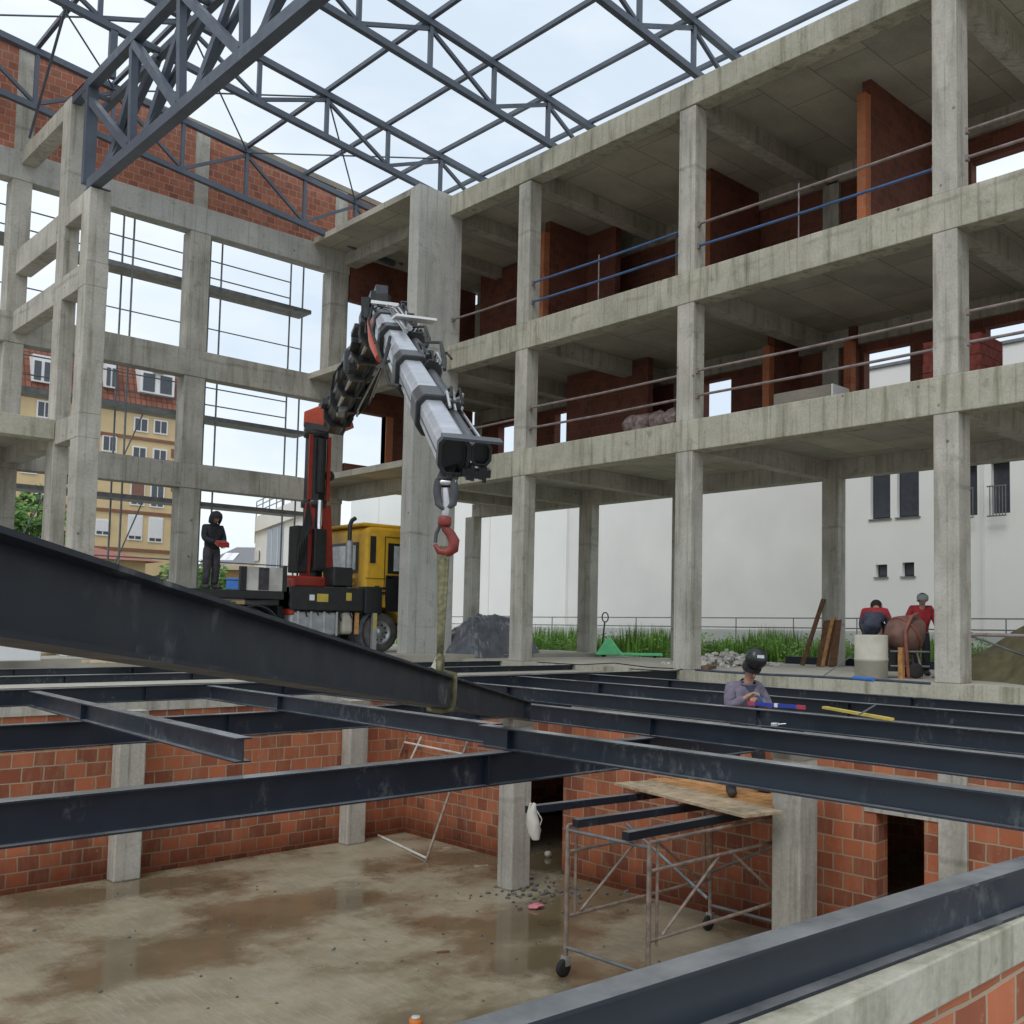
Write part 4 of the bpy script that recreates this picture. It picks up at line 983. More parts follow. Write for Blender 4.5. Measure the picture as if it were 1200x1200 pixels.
    if colors.get('yoke'):
        jk.data.materials.append(M[colors['yoke']]); og = ORG[t.name]; ax = (P['neck']-P['chest']).normalized()
        for f_ in jk.data.polygons:
            c_ = f_.center+og-P['chest']
            if c_.dot(ax) > -.0*k: f_.material_index = 1
    J = {'pel': (P['pelvis'], .165*k), 'wst': (P['pelvis']*.7+P['chest']*.3, .13*k)}; E = [('pel', 'wst')]
    for s in ('l', 'r'):
        J.update({s+'hi': (P[s+'hi'], .12*k), s+'kn': (P[s+'kn'], .095*k), s+'an': (P[s+'an']*.98+P[s+'kn']*.02, .085*k)}); E += [('pel', s+'hi'), (s+'hi', s+'kn'), (s+'kn', s+'an')]
    skinmesh('trousers', J, E, colors['trousers'], t, 2)
    for s in ('l', 'r'):
        d = (P[s+'to']-P[s+'an']); d.z = 0; d = d.normalized(); an = P[s+'an']
        J = {'a': (an+Vector((0, 0, .1*k)), .075*k), 'h': (Vector((an.x, an.y, an.z-.025*k))-d*.03*k, .072*k), 't': (Vector((an.x, an.y, an.z-.035*k))+d*.22*k, .06*k)}
        skinmesh('boot', J, [('a', 'h'), ('h', 't')], colors['boot'], t, 2)
    if colors.get('hair'):
        mb = MB(); bm = bmesh.new(); bmesh.ops.create_uvsphere(bm, u_segments=16, v_segments=10, radius=.112*k)
        rot = up.to_track_quat('Z', 'Y').to_matrix()
        vs = [hd+up*.035*k-look*.015*k+rot@v.co for v in bm.verts]; keep = []
        for fc in bm.faces:
            c = sum((vs[v.index] for v in fc.verts), Vector())/len(fc.verts)-hd
            if c.dot(look) < .045*k+max(0, c.dot(up)-.05*k)*1.2 and c.dot(up) > -.075*k: keep.append([v.index for v in fc.verts])
        mb.add(vs, keep, True); bm.free(); mb.build('hair', colors['hair'], t)
    return t, P, T, hd, up, look, sd
stand = dict(pelvis=(0, 0, .95), chest=(0, .03, 1.28), neck=(0, .06, 1.5), head=(0, .1, 1.645), look=(0, 1.2, 1.2),
             lsh=(-.2, .03, 1.42), rsh=(.2, .03, 1.42), lel=(-.24, .08, 1.15), rel=(.24, .08, 1.15), lwr=(-.1, .3, 1.08), rwr=(.1, .3, 1.08),
             lhi=(-.1, 0, .88), rhi=(.1, 0, .88), lkn=(-.11, .02, .48), rkn=(.11, .03, .48), lan=(-.12, -.03, .09), ran=(.12, -.02, .09), lto=(-.13, .12, .04), rto=(.14, .13, .04))
# --- man with the remote on the truck bed (placed with the truck, below)
TA0, TA1 = 23.1, 25.55
BED = .77
pm = UA(246, 690, 23.7); pm.z = BED
t, P, T, hd, up, look, sd = person(pm, (.15, -1), dict(stand, lwr=(-.09, .32, 1.04), rwr=(.09, .32, 1.04), head=(0, .13, 1.64), look=(0, 1, .9)),
    'man in black hooded jacket standing on the truck bed holding a red remote', dict(jacket='cloth_black', trousers='cloth_trouser', boot='shoe'), k=1.03)
mb = MB(); mb.lathe(hd-up*.13+look*-.01, up, [(-.02, .13), (.04, .14), (.1, .148), (.17, .145), (.24, .115), (.285, .05), (.29, .001)], 16)
o = mb.build('hood', 'cloth_black', t)
bm = bmesh.new(); bm.from_mesh(o.data); og = ORG[t.name]
dl = [f_ for f_ in bm.faces if (f_.calc_center_median()+og-hd).dot(look) > .085 and -.09 < (f_.calc_center_median()+og-hd).dot(up) < .05]
bmesh.ops.delete(bm, geom=dl, context='FACES'); bm.to_mesh(o.data); bm.free()
c = T((0, .42, 1.03)); tag(MB().obox(c, sd*.15, look*.07, Vector((0, 0, .06))).build('remote_control', 'crane_red', bevel=.02), 'red radio remote control held by the man on the truck', 'remote control')

# --- welder on the scaffold boards
ZP = -1.95
wp = UZ(872, 930, ZP)
t, P, T, hd, up, look, sd = person(wp, (-.55, -1), dict(stand, pelvis=(0, -.05, .9), chest=(0, .0, 1.2), neck=(-.02, .07, 1.42), head=(-.03, .13, 1.55), look=(-.05, 1.0, 1.25),
     lsh=(-.2, .02, 1.34), rsh=(.2, .0, 1.34), lel=(-.28, .1, 1.08), rel=(.27, .12, 1.08), lwr=(-.06, .28, 1.18), rwr=(.1, .27, 1.22), lan=(-.24, -.1, .09), ran=(.22, .1, .09), lkn=(-.2, .0, .47), rkn=(.2, .08, .47), lto=(-.3, .03, .04), rto=(.26, .24, .04)),
    'welder in grey-purple jacket with raised black welding mask, among the beams', dict(jacket='cloth_purple', trousers='cloth_trouser', boot='shoe'), k=.95)
MB().lathe(hd+up*.025-look*.006, up, [(-.02, .112), (.03, .118), (.07, .105), (.1, .07), (.115, .001)], 18).build('knit_cap', 'cloth_black', t)
mb = MB(); mc = hd+up*.12+look*.06; mu = (up*.9+look*.55).normalized(); ml = mu.cross(sd)
for q in range(7):
    th = (q-3)*.35; 
mv = (up*.8-look*.6).normalized()
mb.lathe(hd+up*.185+look*.05, (up*.7+look*.7).normalized(), [(.1, .001), (.1, .06), (.075, .105), (.02, .13), (-.05, .128), (-.055, .118), (.02, .115), (.06, .09)], 20)
mb.build('welding_mask', 'black_paint', t)
MB().obox(hd+up*.24+look*.13, sd*.045, (look*.75+up*.65).normalized()*.008, (up*.86-look*.5).normalized()*.022).build('mask_window', 'glass_light', t)
MB().lathe(P['neck']-up*.09, up, [(0, .13), (.05, .11), (.075, .09)], 14).build('scarf', 'cloth_navy', t)
MB().blob(P['lwr']+Vector((0, 0, 0)), .058, 3, 2, 1.1, .05).build('glove', 'glove_blue', t)

# --- two workers at the mixer
def onslab(x, b):
    q = UB(x, 790, b); q.z = ZG; return q
p1 = onslab(1023, 16.7)
t, P, T, hd, up, look, sd = person(p1, (1, .35), dict(stand, pelvis=(0, -.12, .88), chest=(0, .14, 1.1), neck=(0, .3, 1.24), head=(-.02, .41, 1.3), look=(-.02, 1.0, .8),
     lsh=(-.2, .2, 1.2), rsh=(.2, .2, 1.2), lel=(-.25, .22, .93), rel=(.28, .24, .93), lwr=(-.2, .42, .76), rwr=(.27, .45, .76)),
    'worker seen from behind in a dark jacket with red shoulders, bent behind the concrete ring', dict(jacket='cloth_navy', trousers='cloth_trouser', boot='shoe', hair='hair', yoke='cloth_red'))
ck, nk_ = P['chest'], P['neck']
p2 = onslab(1079, 17.7)
t, P, T, hd, up, look, sd = person(p2, (-.9, -.7), dict(stand, pelvis=(0, 0, .95), chest=(0, .1, 1.26), neck=(0, .17, 1.47), head=(0, .23, 1.6), look=(-.1, 1, 1.05),
     lel=(-.3, .12, 1.15), rel=(.3, .14, 1.15), lwr=(-.3, .35, 1.0), rwr=(.28, .36, 1.08)),
    'worker in red top and grey cap standing behind the concrete mixer', dict(jacket='cloth_red', trousers='cloth_black', boot='shoe', hair='hair'), k=.9)
MB().lathe(hd+up*.03, up, [(0, .112), (.05, .108), (.085, .07), (.1, .001)], 16).build('cap', 'cap_grey', t)
MB().obox(hd+up*.045+look*.13, sd*.06, look*.05, up*.008).build('cap_peak', 'cap_grey', t) if False else None

# ================================================================ truck with loader crane
tk = thing('crane_truck', W(24.3, 12, ZY), 'yellow cab flatbed truck carrying a big black and red loader crane', 'truck')
ca = 24.33
box1('flat_bed', 'black_paint', TA0, TA1, 7.2, 11.7, BED-.2, BED, tk, .02)
box1('chassis', 'black_paint', ca-.45, ca+.45, 7.4, 15.5, .0, .45, tk, .02)
box1('chassis', 'black_rubber', ca-.9, ca+.9, 11.7, 14.0, .1, .42, tk)
# low headboard with stained panels
hbp = box1('side_board', 'box_grey', TA0+.02, TA0+.07, 10.75, 11.65, BED+.003, BED+.56, tk)
box1('post', 'black_paint', TA0-.01, TA0+.1, 10.6, 10.747, BED+.003, BED+.56, hbp)
box1('post', 'black_paint', TA0-.01, TA0+.1, 11.653, 11.75, BED+.003, BED+.62, hbp)
box1('stain', 'cloth_trouser', TA0+.0, TA0+.017, 11.05, 11.3, BED+.02, BED+.55, hbp)
def wheel(b, side, dual=False):
    a = TA0+.02 if side == 0 else TA1-.02; dr = Vector((0, 1, 0)) if side == 0 else Vector((0, -1, 0))
    c = W(a, b, ZY+.52)
    w_ = MB().lathe(c, dr, [(.0, .3), (-.0, .42), (.03, .5), (.08, .52), (.24, .52), (.29, .5), (.31, .42), (.31, .3)], 32).build('wheel', 'dusty_rubber', tk)
    MB().lathe(c, dr, [(.03, .31), (.02, .3), (.1, .27), (.11, .12), (.05, .1), (.04, .001)], 24).build('rim', 'silver', w_)
    mb = MB()
    for k in range(10):
        t_ = k*2*math.pi/10; mb.tube([c+dr*.06+Vector((math.cos(t_)*.2, 0, math.sin(t_)*.2)), c+dr*.115+Vector((math.cos(t_)*.2, 0, math.sin(t_)*.2))], .022, 8)
    mb.build('wheel_bolts', 'black_paint', w_)
for b in (9.65, 11.0, 14.42):
    for s in (0, 1): wheel(b, s)
def arch(b, r0, r1, a0, a1, mat, nm, t0=0, t1=180):
    mb = MB(); n = 16; vs = []
    for i in range(n+1):
        t_ = R(t0+(t1-t0)*i/n)
        for rr in (r0, r1):
            for a in (a0, a1): vs.append(W(a, b+math.cos(t_)*rr, ZY+.52+math.sin(t_)*rr))
    fs = []
    for i in range(n):
        k = i*4; fs += [(k, k+1, k+5, k+4), (k+2, k+6, k+7, k+3), (k, k+4, k+6, k+2), (k+1, k+3, k+7, k+5)]
    fs += [(0, 2, 3, 1), (n*4, n*4+1, n*4+3, n*4+2)]
    return mb.add(vs, fs, False).build(nm, mat, tk)
arch(11.0, .6, .64, TA0-.02, TA0+.45, 'black_paint', 'mudguard', 10, 170)
arch(9.65, .6, .64, TA0-.02, TA0+.45, 'black_paint', 'mudguard', 10, 170)
arch(14.42, .59, .66, TA0-.03, TA0+.5, 'dusty_dark', 'mudguard', 120, 215)
MB().lathe(W(TA0+.32, 11.9, .02), Vector((1, 0, 0)), [(0, .001), (0, .28), (.01, .3), (1.2, .3), (1.21, .28), (1.21, .001)], 24).build('fuel_tank', 'tank_alu', tk)
box1('fuel_tank', 'tank_alu', TA0+.02, TA0+.62, 11.88, 13.12, -.28, .3, tk, .06)
mb = MB(); [mb.box(TA0+.0, TA0+.03, 12.05+k*.35, 12.1+k*.35, -.29, .31) for k in range(4)]; mb.build('tank_straps', 'silver', tk)
box1('air_tank', 'ring_concrete', TA0+.05, TA0+.5, 13.3, 13.62, -.25, .32, tk, .08)
box1('reflector_strip', 'wood_orange', TA0+.02, TA0+.08, 13.66, 13.76, -.25, .3, tk)
# cab
CB0, CB1 = 13.88, 15.75; zc0, zc1 = .35, 2.55
cab = MB()
sh = [(CB0, zc0+.15), (CB0, zc1-.12), (CB0+.12, zc1), (CB1-.35, zc1+.02), (CB1-.15, zc1-.1), (CB1, 1.3), (CB1+.02, zc0-.3), (CB1-.55, zc0-.3), (CB1-.75, zc0+.1), (CB0+.25, zc0+.15)]
vs = [W(a, b, z) for a in (TA0+.02, TA1-.02) for b, z in sh]; n = len(sh)
cab.add(vs, [tuple(range(n)), tuple(range(n, 2*n))[::-1]]+[(i, (i+1) % n, n+(i+1) % n, n+i) for i in range(n)])
cab.build('cab', 'cab_yellow', tk, bevel=.1)
box1('roof_cap', 'cab_yellow', TA0+.1, TA1-.1, CB0-.03, CB1-.4, zc1+.003, zc1+.1, tk, .05)
f = box1('side_window', 'black_paint', TA0-.0, TA0+.017, 14.55, 15.3, 1.35, 2.15, tk); box1('pane', 'glass_light', TA0-.012, TA0-.002, 14.72, 15.22, 1.42, 2.08, f)
f = box1('side_window', 'black_paint', TA0-.0, TA0+.017, 14.02, 14.18, 1.6, 2.3, tk)
f = box1('rear_window', 'black_paint', TA0+.35, TA1-.5, CB0-.02, CB0-.003, 1.35, 2.15, tk); box1('pane', 'glass_light', TA0+.45, TA1-.6, CB0-.035, CB0-.023, 1.43, 2.07, f)
MB().box(TA0-.02, TA0+.017, 14.5, 14.95, .35, 1.3).build('mirror_box', 'black_paint', tk)
mb = MB()
for k in range(4): mb.box(TA0-.0, TA0+.016, 13.98+k*.2, 14.12+k*.2, .92+.03*(k % 2), .98+.03*(k % 2)); mb.box(TA0-.0, TA0+.016, 13.98+k*.2, 14.12+k*.2, .8, .86)
mb.build('air_vents', 'black_paint', tk)
mb = MB()
mb.box(TA0+.004, TA0+.017, 14.45, 14.465, .75, 2.3); mb.box(TA0+.004, TA0+.017, 15.35, 15.365, .75, 2.3); mb.box(TA0+.004, TA0+.017, 14.45, 15.365, 2.3, 2.315); mb.box(TA0+.004, TA0+.017, 13.9, 15.6, 1.2, 1.21)
mb.build('panel_seams', 'black_paint', tk)
box1('door_handle', 'black_paint', TA0-.02, TA0+.01, 14.55, 14.7, 1.22, 1.26, tk)
for k in range(2): box1('cab_step', 'black_rubber', TA0-.05, TA0+.2, 14.95, 15.4, -.35+k*.35, -.3+k*.35, tk)
MB().tube([W(TA0-.02, 15.45, 2.2), W(TA0-.3, 15.5, 2.15), W(TA0-.3, 15.5, 1.5), W(TA0-.02, 15.45, 1.45)], .018, 8).build('mirror_arm', 'black_paint', tk)
for k in range(6): MB().tube([W(TA0+.1, 12.2+.3*k, .93), W(TA0+.0, 12.3+.3*k, .2+.05*(k % 3)), W(TA0+.2, 12.5+.3*k, .0)], .018, 6).build('air_line', 'black_rubber', tk)
mb = MB(); [mb.box(TA0-.03, TA0-.021, 13.88+.06*k, 13.91+.06*k, .45, .8) for k in range(4)]; mb.build('hazard_stripes', 'ruler_yellow', tk)
vs = []
arch(14.42, .66, .82, TA0-.0, TA0+.5, 'cab_yellow', 'wheel_arch', -10, 110)
mb = MB(); [mb.box(TA0+.5, TA1-.5, CB0-.06, CB0-.003, .75+k*.14, .8+k*.14) for k in range(4)]; mb.build('rear_ribs', 'cab_yellow', tk)
MB().tube([W(TA0+.25, 13.55, .75), W(TA0+.25, 13.55, 2.15)], .09, 14).build('exhaust_stack', 'tank_alu', tk)
MB().tube([W(TA0+.25, 13.55, 2.15), W(TA0+.25, 13.55, 2.55), W(TA0+.25, 13.6, 2.68), W(TA0+.25, 13.7, 2.75)], .055, 10).build('exhaust_tip', 'black_paint', tk)
box1('exhaust_base', 'silver', TA0+.08, TA0+.45, 13.3, 13.75, .62, .75, tk)
# crane base, stabiliser box, outrigger
KB = 12.95
sb = box1('stabiliser_box', 'black_paint', TA0-.02, TA1, 11.85, 14.15, .33, .92, tk, .03)
box1('outrigger_end', 'black_paint', TA0-.1, TA0+.3, 13.85, 14.35, .28, .98, tk, .02)
box1('outrigger_leg', 'silver', TA0-.12, TA0-.02, 14.08, 14.2, ZY+.02, .3, tk)
box1('warning_strip', 'ruler_yellow', TA0-.135, TA0-.123, 14.1, 14.18, -.1, .28, tk)
box1('outrigger_pad', 'black_paint', TA0-.25, TA0+.1, 13.95, 14.33, ZY, ZY+.02, tk)
box1('sticker', 'ruler_yellow', TA0-.03, TA0-.021, 12.55, 12.85, .55, .75, sb); box1('sticker', 'ruler_yellow', TA0-.03, TA0-.021, 13.35, 13.5, .6, .8, sb)
box1('sticker', 'frame_white', TA0-.03, TA0-.021, 12.35, 12.48, .58, .72, sb)
box1('crane_base', 'crane_red', ca-.7, ca+.5, 12.0, 13.1, .923, 1.2, tk, .05)
box1('crane_base', 'crane_red', TA0+.0, TA0+.6, 11.85, 12.0, .2, 1.1, tk, .05)
box1('oil_tank', 'black_paint', TA0+.1, TA0+.65, 13.05, 13.6, .95, 1.45, tk, .04)
# mast
mx_, my_ = ca, 13.05
def mpt(z, da=0, db=0): return W(mx_+da, my_+db, z)
mast = MB().prism([(-.2, -.2), (.2, -.2), (.24, 0), (.2, .2), (-.2, .2), (-.24, 0)], mpt(1.2), mpt(5.05)).build('mast', 'black_paint', tk, bevel=.02)
for s in (-1, 1):
    MB().prism([(-.03, -.13), (.03, -.13), (.03, .13), (-.03, .13)], mpt(1.2, -.26, s*.34), mpt(3.1, -.22, s*.22), up=Vector((1, 0, 0))).build('side_plate', 'crane_red', mast)
    MB().bar(mpt(3.2, -.22, s*.255), mpt(4.9, -.22, s*.255), .05, .1).build('edge_strip', 'crane_red', mast)
box1('front_cover', 'black_paint', mx_-.42, mx_-.27, my_-.17, my_+.17, 1.35, 2.45, mast, .02)
box1('valve_block', 'black_rubber', mx_-.35, mx_+.1, my_-.62, my_-.3, 1.3, 2.5, mast, .03)
for k in range(5): MB().tube([mpt(1.2+.1*k, -.3, -.55+.05*k), mpt(1.9+.1*k, -.45, -.62+.06*k), mpt(2.6, -.3, -.4+.05*k), mpt(3.1, -.25, -.3)], .025, 6).build('hose', 'black_rubber', mast)
MB().tube([mpt(2.4, -.3), mpt(3.2, -.3)], .075, 12).build('piston', 'chrome', mast)
MB().lathe(mpt(3.0), Vector((0, 0, 1)), [(0, .26), (.02, .33), (.2, .33), (.22, .26)], 16).build('collar', 'black_paint', mast)
MB().lathe(mpt(4.85), Vector((0, 0, 1)), [(0, .26), (.02, .32), (.25, .32), (.27, .2)], 16).build('collar', 'black_paint', mast)
MB().blob(mpt(3.9, -.05, .38), .14, 1, 2, 1.1, .03).build('junction_box', 'black_paint', mast)
MB().tube([mpt(3.4, -.3), mpt(4.8, -.3)], .1, 12).build('lift_cylinder', 'black_rubber', mast)
# elbow + first boom
eb0 = mpt(5.05)
K = UD(447, 372, 17.0)       # knuckle
S1 = UD(392, 492, 24.0)
mb = MB(); pts = [(355, 500), (356, 482), (372, 476), (388, 476), (404, 484), (408, 498), (396, 503), (372, 500)]
vsn = [UD(x, y, 24.4) for x, y in pts]; ax_ = BF*.55; n = len(vsn)
mb.add(vsn+[v+ax_ for v in vsn], [tuple(range(n)), tuple(range(n, 2*n))[::-1]]+[(i, (i+1) % n, n+(i+1) % n, n+i) for i in range(n)])
elb = mb.build('elbow', 'crane_orange', tk, bevel=.03)
MB().bar(UD(360, 499, 24.35), UD(400, 506, 24.2), .3, .14).build('elbow_underside', 'black_paint', elb)
hexp = lambda w_, h: [(-w_*.5, -h*.25), (-w_*.28, -h*.5), (w_*.28, -h*.5), (w_*.5, -h*.25), (w_*.5, h*.3), (w_*.3, h*.5), (-w_*.3, h*.5), (-w_*.5, h*.3)]
b1o = MB().prism(hexp(.5, .62), S1, K-(K-S1).normalized()*.3, scale2=.78).build('inner_boom', 'black_paint', tk, bevel=.02)
d1 = (K-S1).normalized(); xx = d1.cross(Vector((0, 0, 1))).normalized(); yy = xx.cross(d1)
def along(p, q, t_, u=0, v=0, X=None, Y=None): return p+(q-p)*t_+(X or xx)*u+(Y or yy)*v
rg = random.Random(9)
for u, v, r_, mt_, t0, t1 in ((-.36, .12, .07, 'chrome', .1, .6), (-.4, -.1, .1, 'boom_edge', .15, .75), (.34, .1, .09, 'boom_grey', .1, .7), (-.12, -.42, .1, 'boom_edge', .0, .8), (.22, -.4, .07, 'chrome', .3, .95), (0, .42, .08, 'boom_edge', .3, .9), (-.25, .35, .06, 'chrome', .45, .95)):
    MB().tube([along(S1, K, t0, u*.68, v*.68), along(S1, K, t1, u*.5, v*.5)], r_*.6, 12).build('cylinder', mt_, b1o)
for t_ in (.12, .3, .47, .63, .78, .92):
    c = along(S1, K, t_); MB().prism(hexp(.68-.1*t_, .78-.12*t_), c-d1*.07, c+d1*.07).build('collar', 'black_paint' if rg.random() < .7 else 'boom_edge', b1o, bevel=.02)
for k in range(9):
    t0 = rg.uniform(.05, .6); u, v = rg.uniform(-.36, .36), rg.uniform(-.36, .36); v = v if abs(u) > .25 else math.copysign(.32, v)
    MB().tube([along(S1, K, t0, u, v), along(S1, K, t0+.12, u*1.15, v*1.15+.05), along(S1, K, t0+.3, u*.9, v*.9)], .028, 6).build('hose', 'black_rubber', b1o)
# knuckle
kn = MB(); kn.blob(K, .27, 5, 2, 1.0, .1); kn.obox(K+d1*.05, xx*.2, d1*.22, Vector((0, 0, .2)))
kn = kn.build('knuckle', 'black_paint', tk, bevel=.02)
MB().tube([UD(444, 378, 16.6), UD(446, 402, 15.6), UD(445, 420, 14.8)], [.19, .18, .06], 12).build('tilt_cylinder', 'crane_orange', kn)
MB().bar(UD(436, 354.5, 16.2), UD(468, 358.5, 16.2), .12, .05).build('work_light_bar', 'frame_white', kn)
MB().obox(UD(449, 350, 16.3), BR*.1, BU*.06, BF*.1).build('lamp', 'black_paint', kn)
MB().obox(UD(433, 362, 17), BR*.1, BU*.16, BF*.15).build('bracket', 'black_paint', kn)
# outer telescopic boom
Tt = UD(534, 538, 6.1)
ob_ = thing if False else None
d2 = (Tt-K).normalized(); X2 = -d2.cross(Vector((0, 0, 1))).normalized(); Y2 = -X2.cross(d2); LN = (Tt-K).length
def A2(t_, u=0, v=0): return K+(Tt-K)*t_+X2*u+Y2*v
outer = MB().prism(hexp(.36, .44), A2(.02), A2(.40)).build('outer_boom', 'boom_grey', tk, bevel=.012)
secs = [(.39, .65, .3, .37), (.64, .85, .24, .3), (.84, .985, .19, .235)]
for t0, t1, w_, h in secs:
    MB().prism(hexp(w_, h), A2(t0), A2(t1)).build('boom_section', 'boom_grey', outer, bevel=.008)
for t_, w_, h in ((.2, .42, .5), (.395, .42, .48), (.65, .33, .4), (.85, .265, .32)):
    L2 = .14/LN*2
    MB().prism(hexp(w_, h), A2(t_-.03), A2(t_+.014)).build('collar', 'black_paint', outer, bevel=.015)
    MB().prism(hexp(w_*.55, h*.55), A2(t_-.02, w_*.55, h*.12), A2(t_+.016, w_*.55, h*.12)).build('collar', 'black_paint', outer, bevel=.01)
    for k in range(4):
        p = A2(t_, w_*.7+rg.uniform(-.05, .1), h*.3+rg.uniform(-.05, .08))
        MB().tube([p-d2*.2, p+Y2*rg.uniform(.03, .1), p+d2*.18+X2*rg.uniform(-.08, .08)], .012, 6).build('hose', ('silver', 'black_rubber', 'black_rubber')[k % 3], outer)
for t0, t1, u, v, r_, mt_ in ((.05, .40, .26, .08, .08, 'boom_edge'), (.4, .66, .225, .06, .065, 'boom_edge'), (.65, .86, .18, .04, .05, 'boom_edge'), (.85, .985, .145, .02, .045, 'boom_edge'), (.65, .985, .2, .06, .012, 'chrome'), (.1, .42, .14, .24, .04, 'chrome'), (.12, .5, .04, .27, .03, 'chrome'), (.4, .66, .3, .08, .016, 'chrome')):
    MB().tube([A2(t0, u, v), A2(t1, u, v)], r_, 12).build('cylinder', mt_, outer)
for t0, t1, w_, h in secs:   # dark weld line along the side of each section
    MB().bar(A2(t0, -w_*.502, -h*.02), A2(t1, -w_*.502, -h*.02), .006, .012).build('seam', 'black_paint', outer)
MB().bar(A2(.37, -.02, .32), A2(.36, .5, .30), .2, .03).build('step_plate', 'frame_white', outer)
# boom head: two open hexagonal mouths
def mouth(c, w_, h, th, dep, nm, par):
    pr = hexp(w_, h); pi = hexp(w_-th*2, h-th*2); n = 8
    def q(p, off): return c+X2*p[0]+Y2*p[1]+d2*off
    vs = [q(p, 0) for p in pr]+[q(p, dep) for p in pr]+[q(p, dep) for p in pi]+[q(p, .02) for p in pi]
    fs = [(i, (i+1) % n, n+(i+1) % n, n+i) for i in range(n)]+[(n+i, n+(i+1) % n, 2*n+(i+1) % n, 2*n+i) for i in range(n)]+[(2*n+i, 2*n+(i+1) % n, 3*n+(i+1) % n, 3*n+i) for i in range(n)]+[tuple(range(3*n, 4*n)), tuple(range(n))[::-1]]
    return MB().add(vs, fs).build(nm, 'black_paint', par, bevel=.004)
hdp = mouth(A2(.985, -.0, -.0), .2, .25, .025, .1, 'boom_head', outer)
mouth(A2(.985, .165, .02), .13, .15, .018, .09, 'boom_head', outer)
MB().bar(A2(1.0, -.09, .135), A2(1.0, .27, .125), .14, .016, up=Y2).build('head_plate', 'boom_edge', outer)
mb = MB()
for k in range(7): mb.obox(A2(.995, .06+k*.025, -.085-.008*(k % 2)), X2*.012, d2*.04, Y2*(.025+.012*(k % 3)))
mb.build('lug', 'black_paint', outer)
MB().bar(A2(.985, .0, -.1), UD(522, 566, 6.2), .1, .07).build('hook_bracket', 'black_paint', outer)
rg = random.Random(21)
for k in range(26):      # valve blocks, brackets and hose loops along the top and right of the telescope
    t_ = rg.choice((.06, .12, .2, .27, .34, .395, .4, .63, .66, .85)) + rg.uniform(-.02, .02); sc_ = 1-.45*t_
    u, v = rg.uniform(.12, .34)*sc_, rg.uniform(.1, .3)*sc_
    c_ = A2(t_, u, v); q_ = rg.random()
    if q_ < .5: MB().obox(c_, X2*rg.uniform(.02, .05)*sc_, Y2*rg.uniform(.02, .06)*sc_, d2*rg.uniform(.04, .12)).build('valve_block', rg.choice(('black_paint', 'black_paint', 'boom_edge')), outer)
    else: MB().tube([c_-d2*.15, c_+Y2*.07+X2*rg.uniform(-.05, .08), c_+d2*.1+Y2*.05, c_+d2*.3], .011, 6).build('hose', rg.choice(('black_rubber', 'silver', 'black_rubber')), outer)
for k in range(5):
    MB().tube([A2(.06+.02*k, -.1+.05*k, .24), A2(.2, .05+.03*k, .29+.01*k), A2(.35, .12+.02*k, .25)], .016, 6).build('hose', ('black_rubber', 'silver')[k % 2], outer)
for t_, w_, h in ((.395, .42, .48), (.65, .33, .4), (.85, .265, .32)):     # slide-pad housings hanging under each collar
    MB().prism([(-.5*w_, -.25*h), (-.72*w_, -.5*h), (-.6*w_, -.75*h), (-.1*w_, -.55*h)], A2(t_-.03), A2(t_+.012), up=Y2).build('slide_pad', 'black_paint', outer)
for k in range(30):      # clutter on the inner boom
    t_ = rg.uniform(.1, .98); an_ = rg.uniform(0, 6.28); rr_ = .36*(1-.2*t_)
    c_ = along(S1, K, t_, math.cos(an_)*rr_, math.sin(an_)*rr_)
    MB().obox(c_, xx*rg.uniform(.03, .09), yy*rg.uniform(.03, .09), d1*rg.uniform(.08, .3)).build('bracket', rg.choice(('black_paint', 'boom_edge', 'tank_alu', 'black_rubber', 'black_paint')), b1o)
for k in range(10):      # hose bundle hugging the inner boom up to the knuckle
    an_ = rg.uniform(1.8, 4.5); r0_ = rg.uniform(.36, .46)
    MB().tube([along(S1, K, .02+.05*k, math.cos(an_)*r0_, math.sin(an_)*r0_), along(S1, K, .35, math.cos(an_+.4)*(r0_+.08), math.sin(an_+.4)*r0_), along(S1, K, .7, math.cos(an_)*r0_*.85, math.sin(an_)*r0_*.85), along(S1, K, 1.0, math.cos(an_-.3)*.25, math.sin(an_-.3)*.3), A2(.08+.03*(k % 4), .16*(-1)**k, .2)], .024, 6).build('hose', 'black_rubber' if k % 4 else 'silver', b1o)
for k in range(12):
    c_ = K+xx*rg.uniform(-.3, .3)+yy*rg.uniform(-.25, .35)+d1*rg.uniform(-.3, .2)
    MB().obox(c_, xx*rg.uniform(.04, .1), yy*rg.uniform(.04, .12), d1*rg.uniform(.05, .15)).build('link_plate', rg.choice(('black_paint', 'black_rubber', 'boom_edge')), kn)
for k in range(9):       # black hoses draped down the left side of the telescope
    t0 = (.05, .2, .38, .55)[k % 4]
    MB().tube([A2(t0, -.16, .1+.02*k), A2(t0+.05, -.24, .0), A2(t0+.11, -.21, -.1), A2(t0+.17, -.15, -.02)], .018, 6).build('hose', 'black_rubber', outer)
    MB().tube([A2(t0+.02, .2, .24), A2(t0+.07, .3, .3), A2(t0+.13, .26+.02*(k % 3), .22), A2(t0+.2, .2, .2)], .017, 6).build('hose', 'black_rubber', outer)
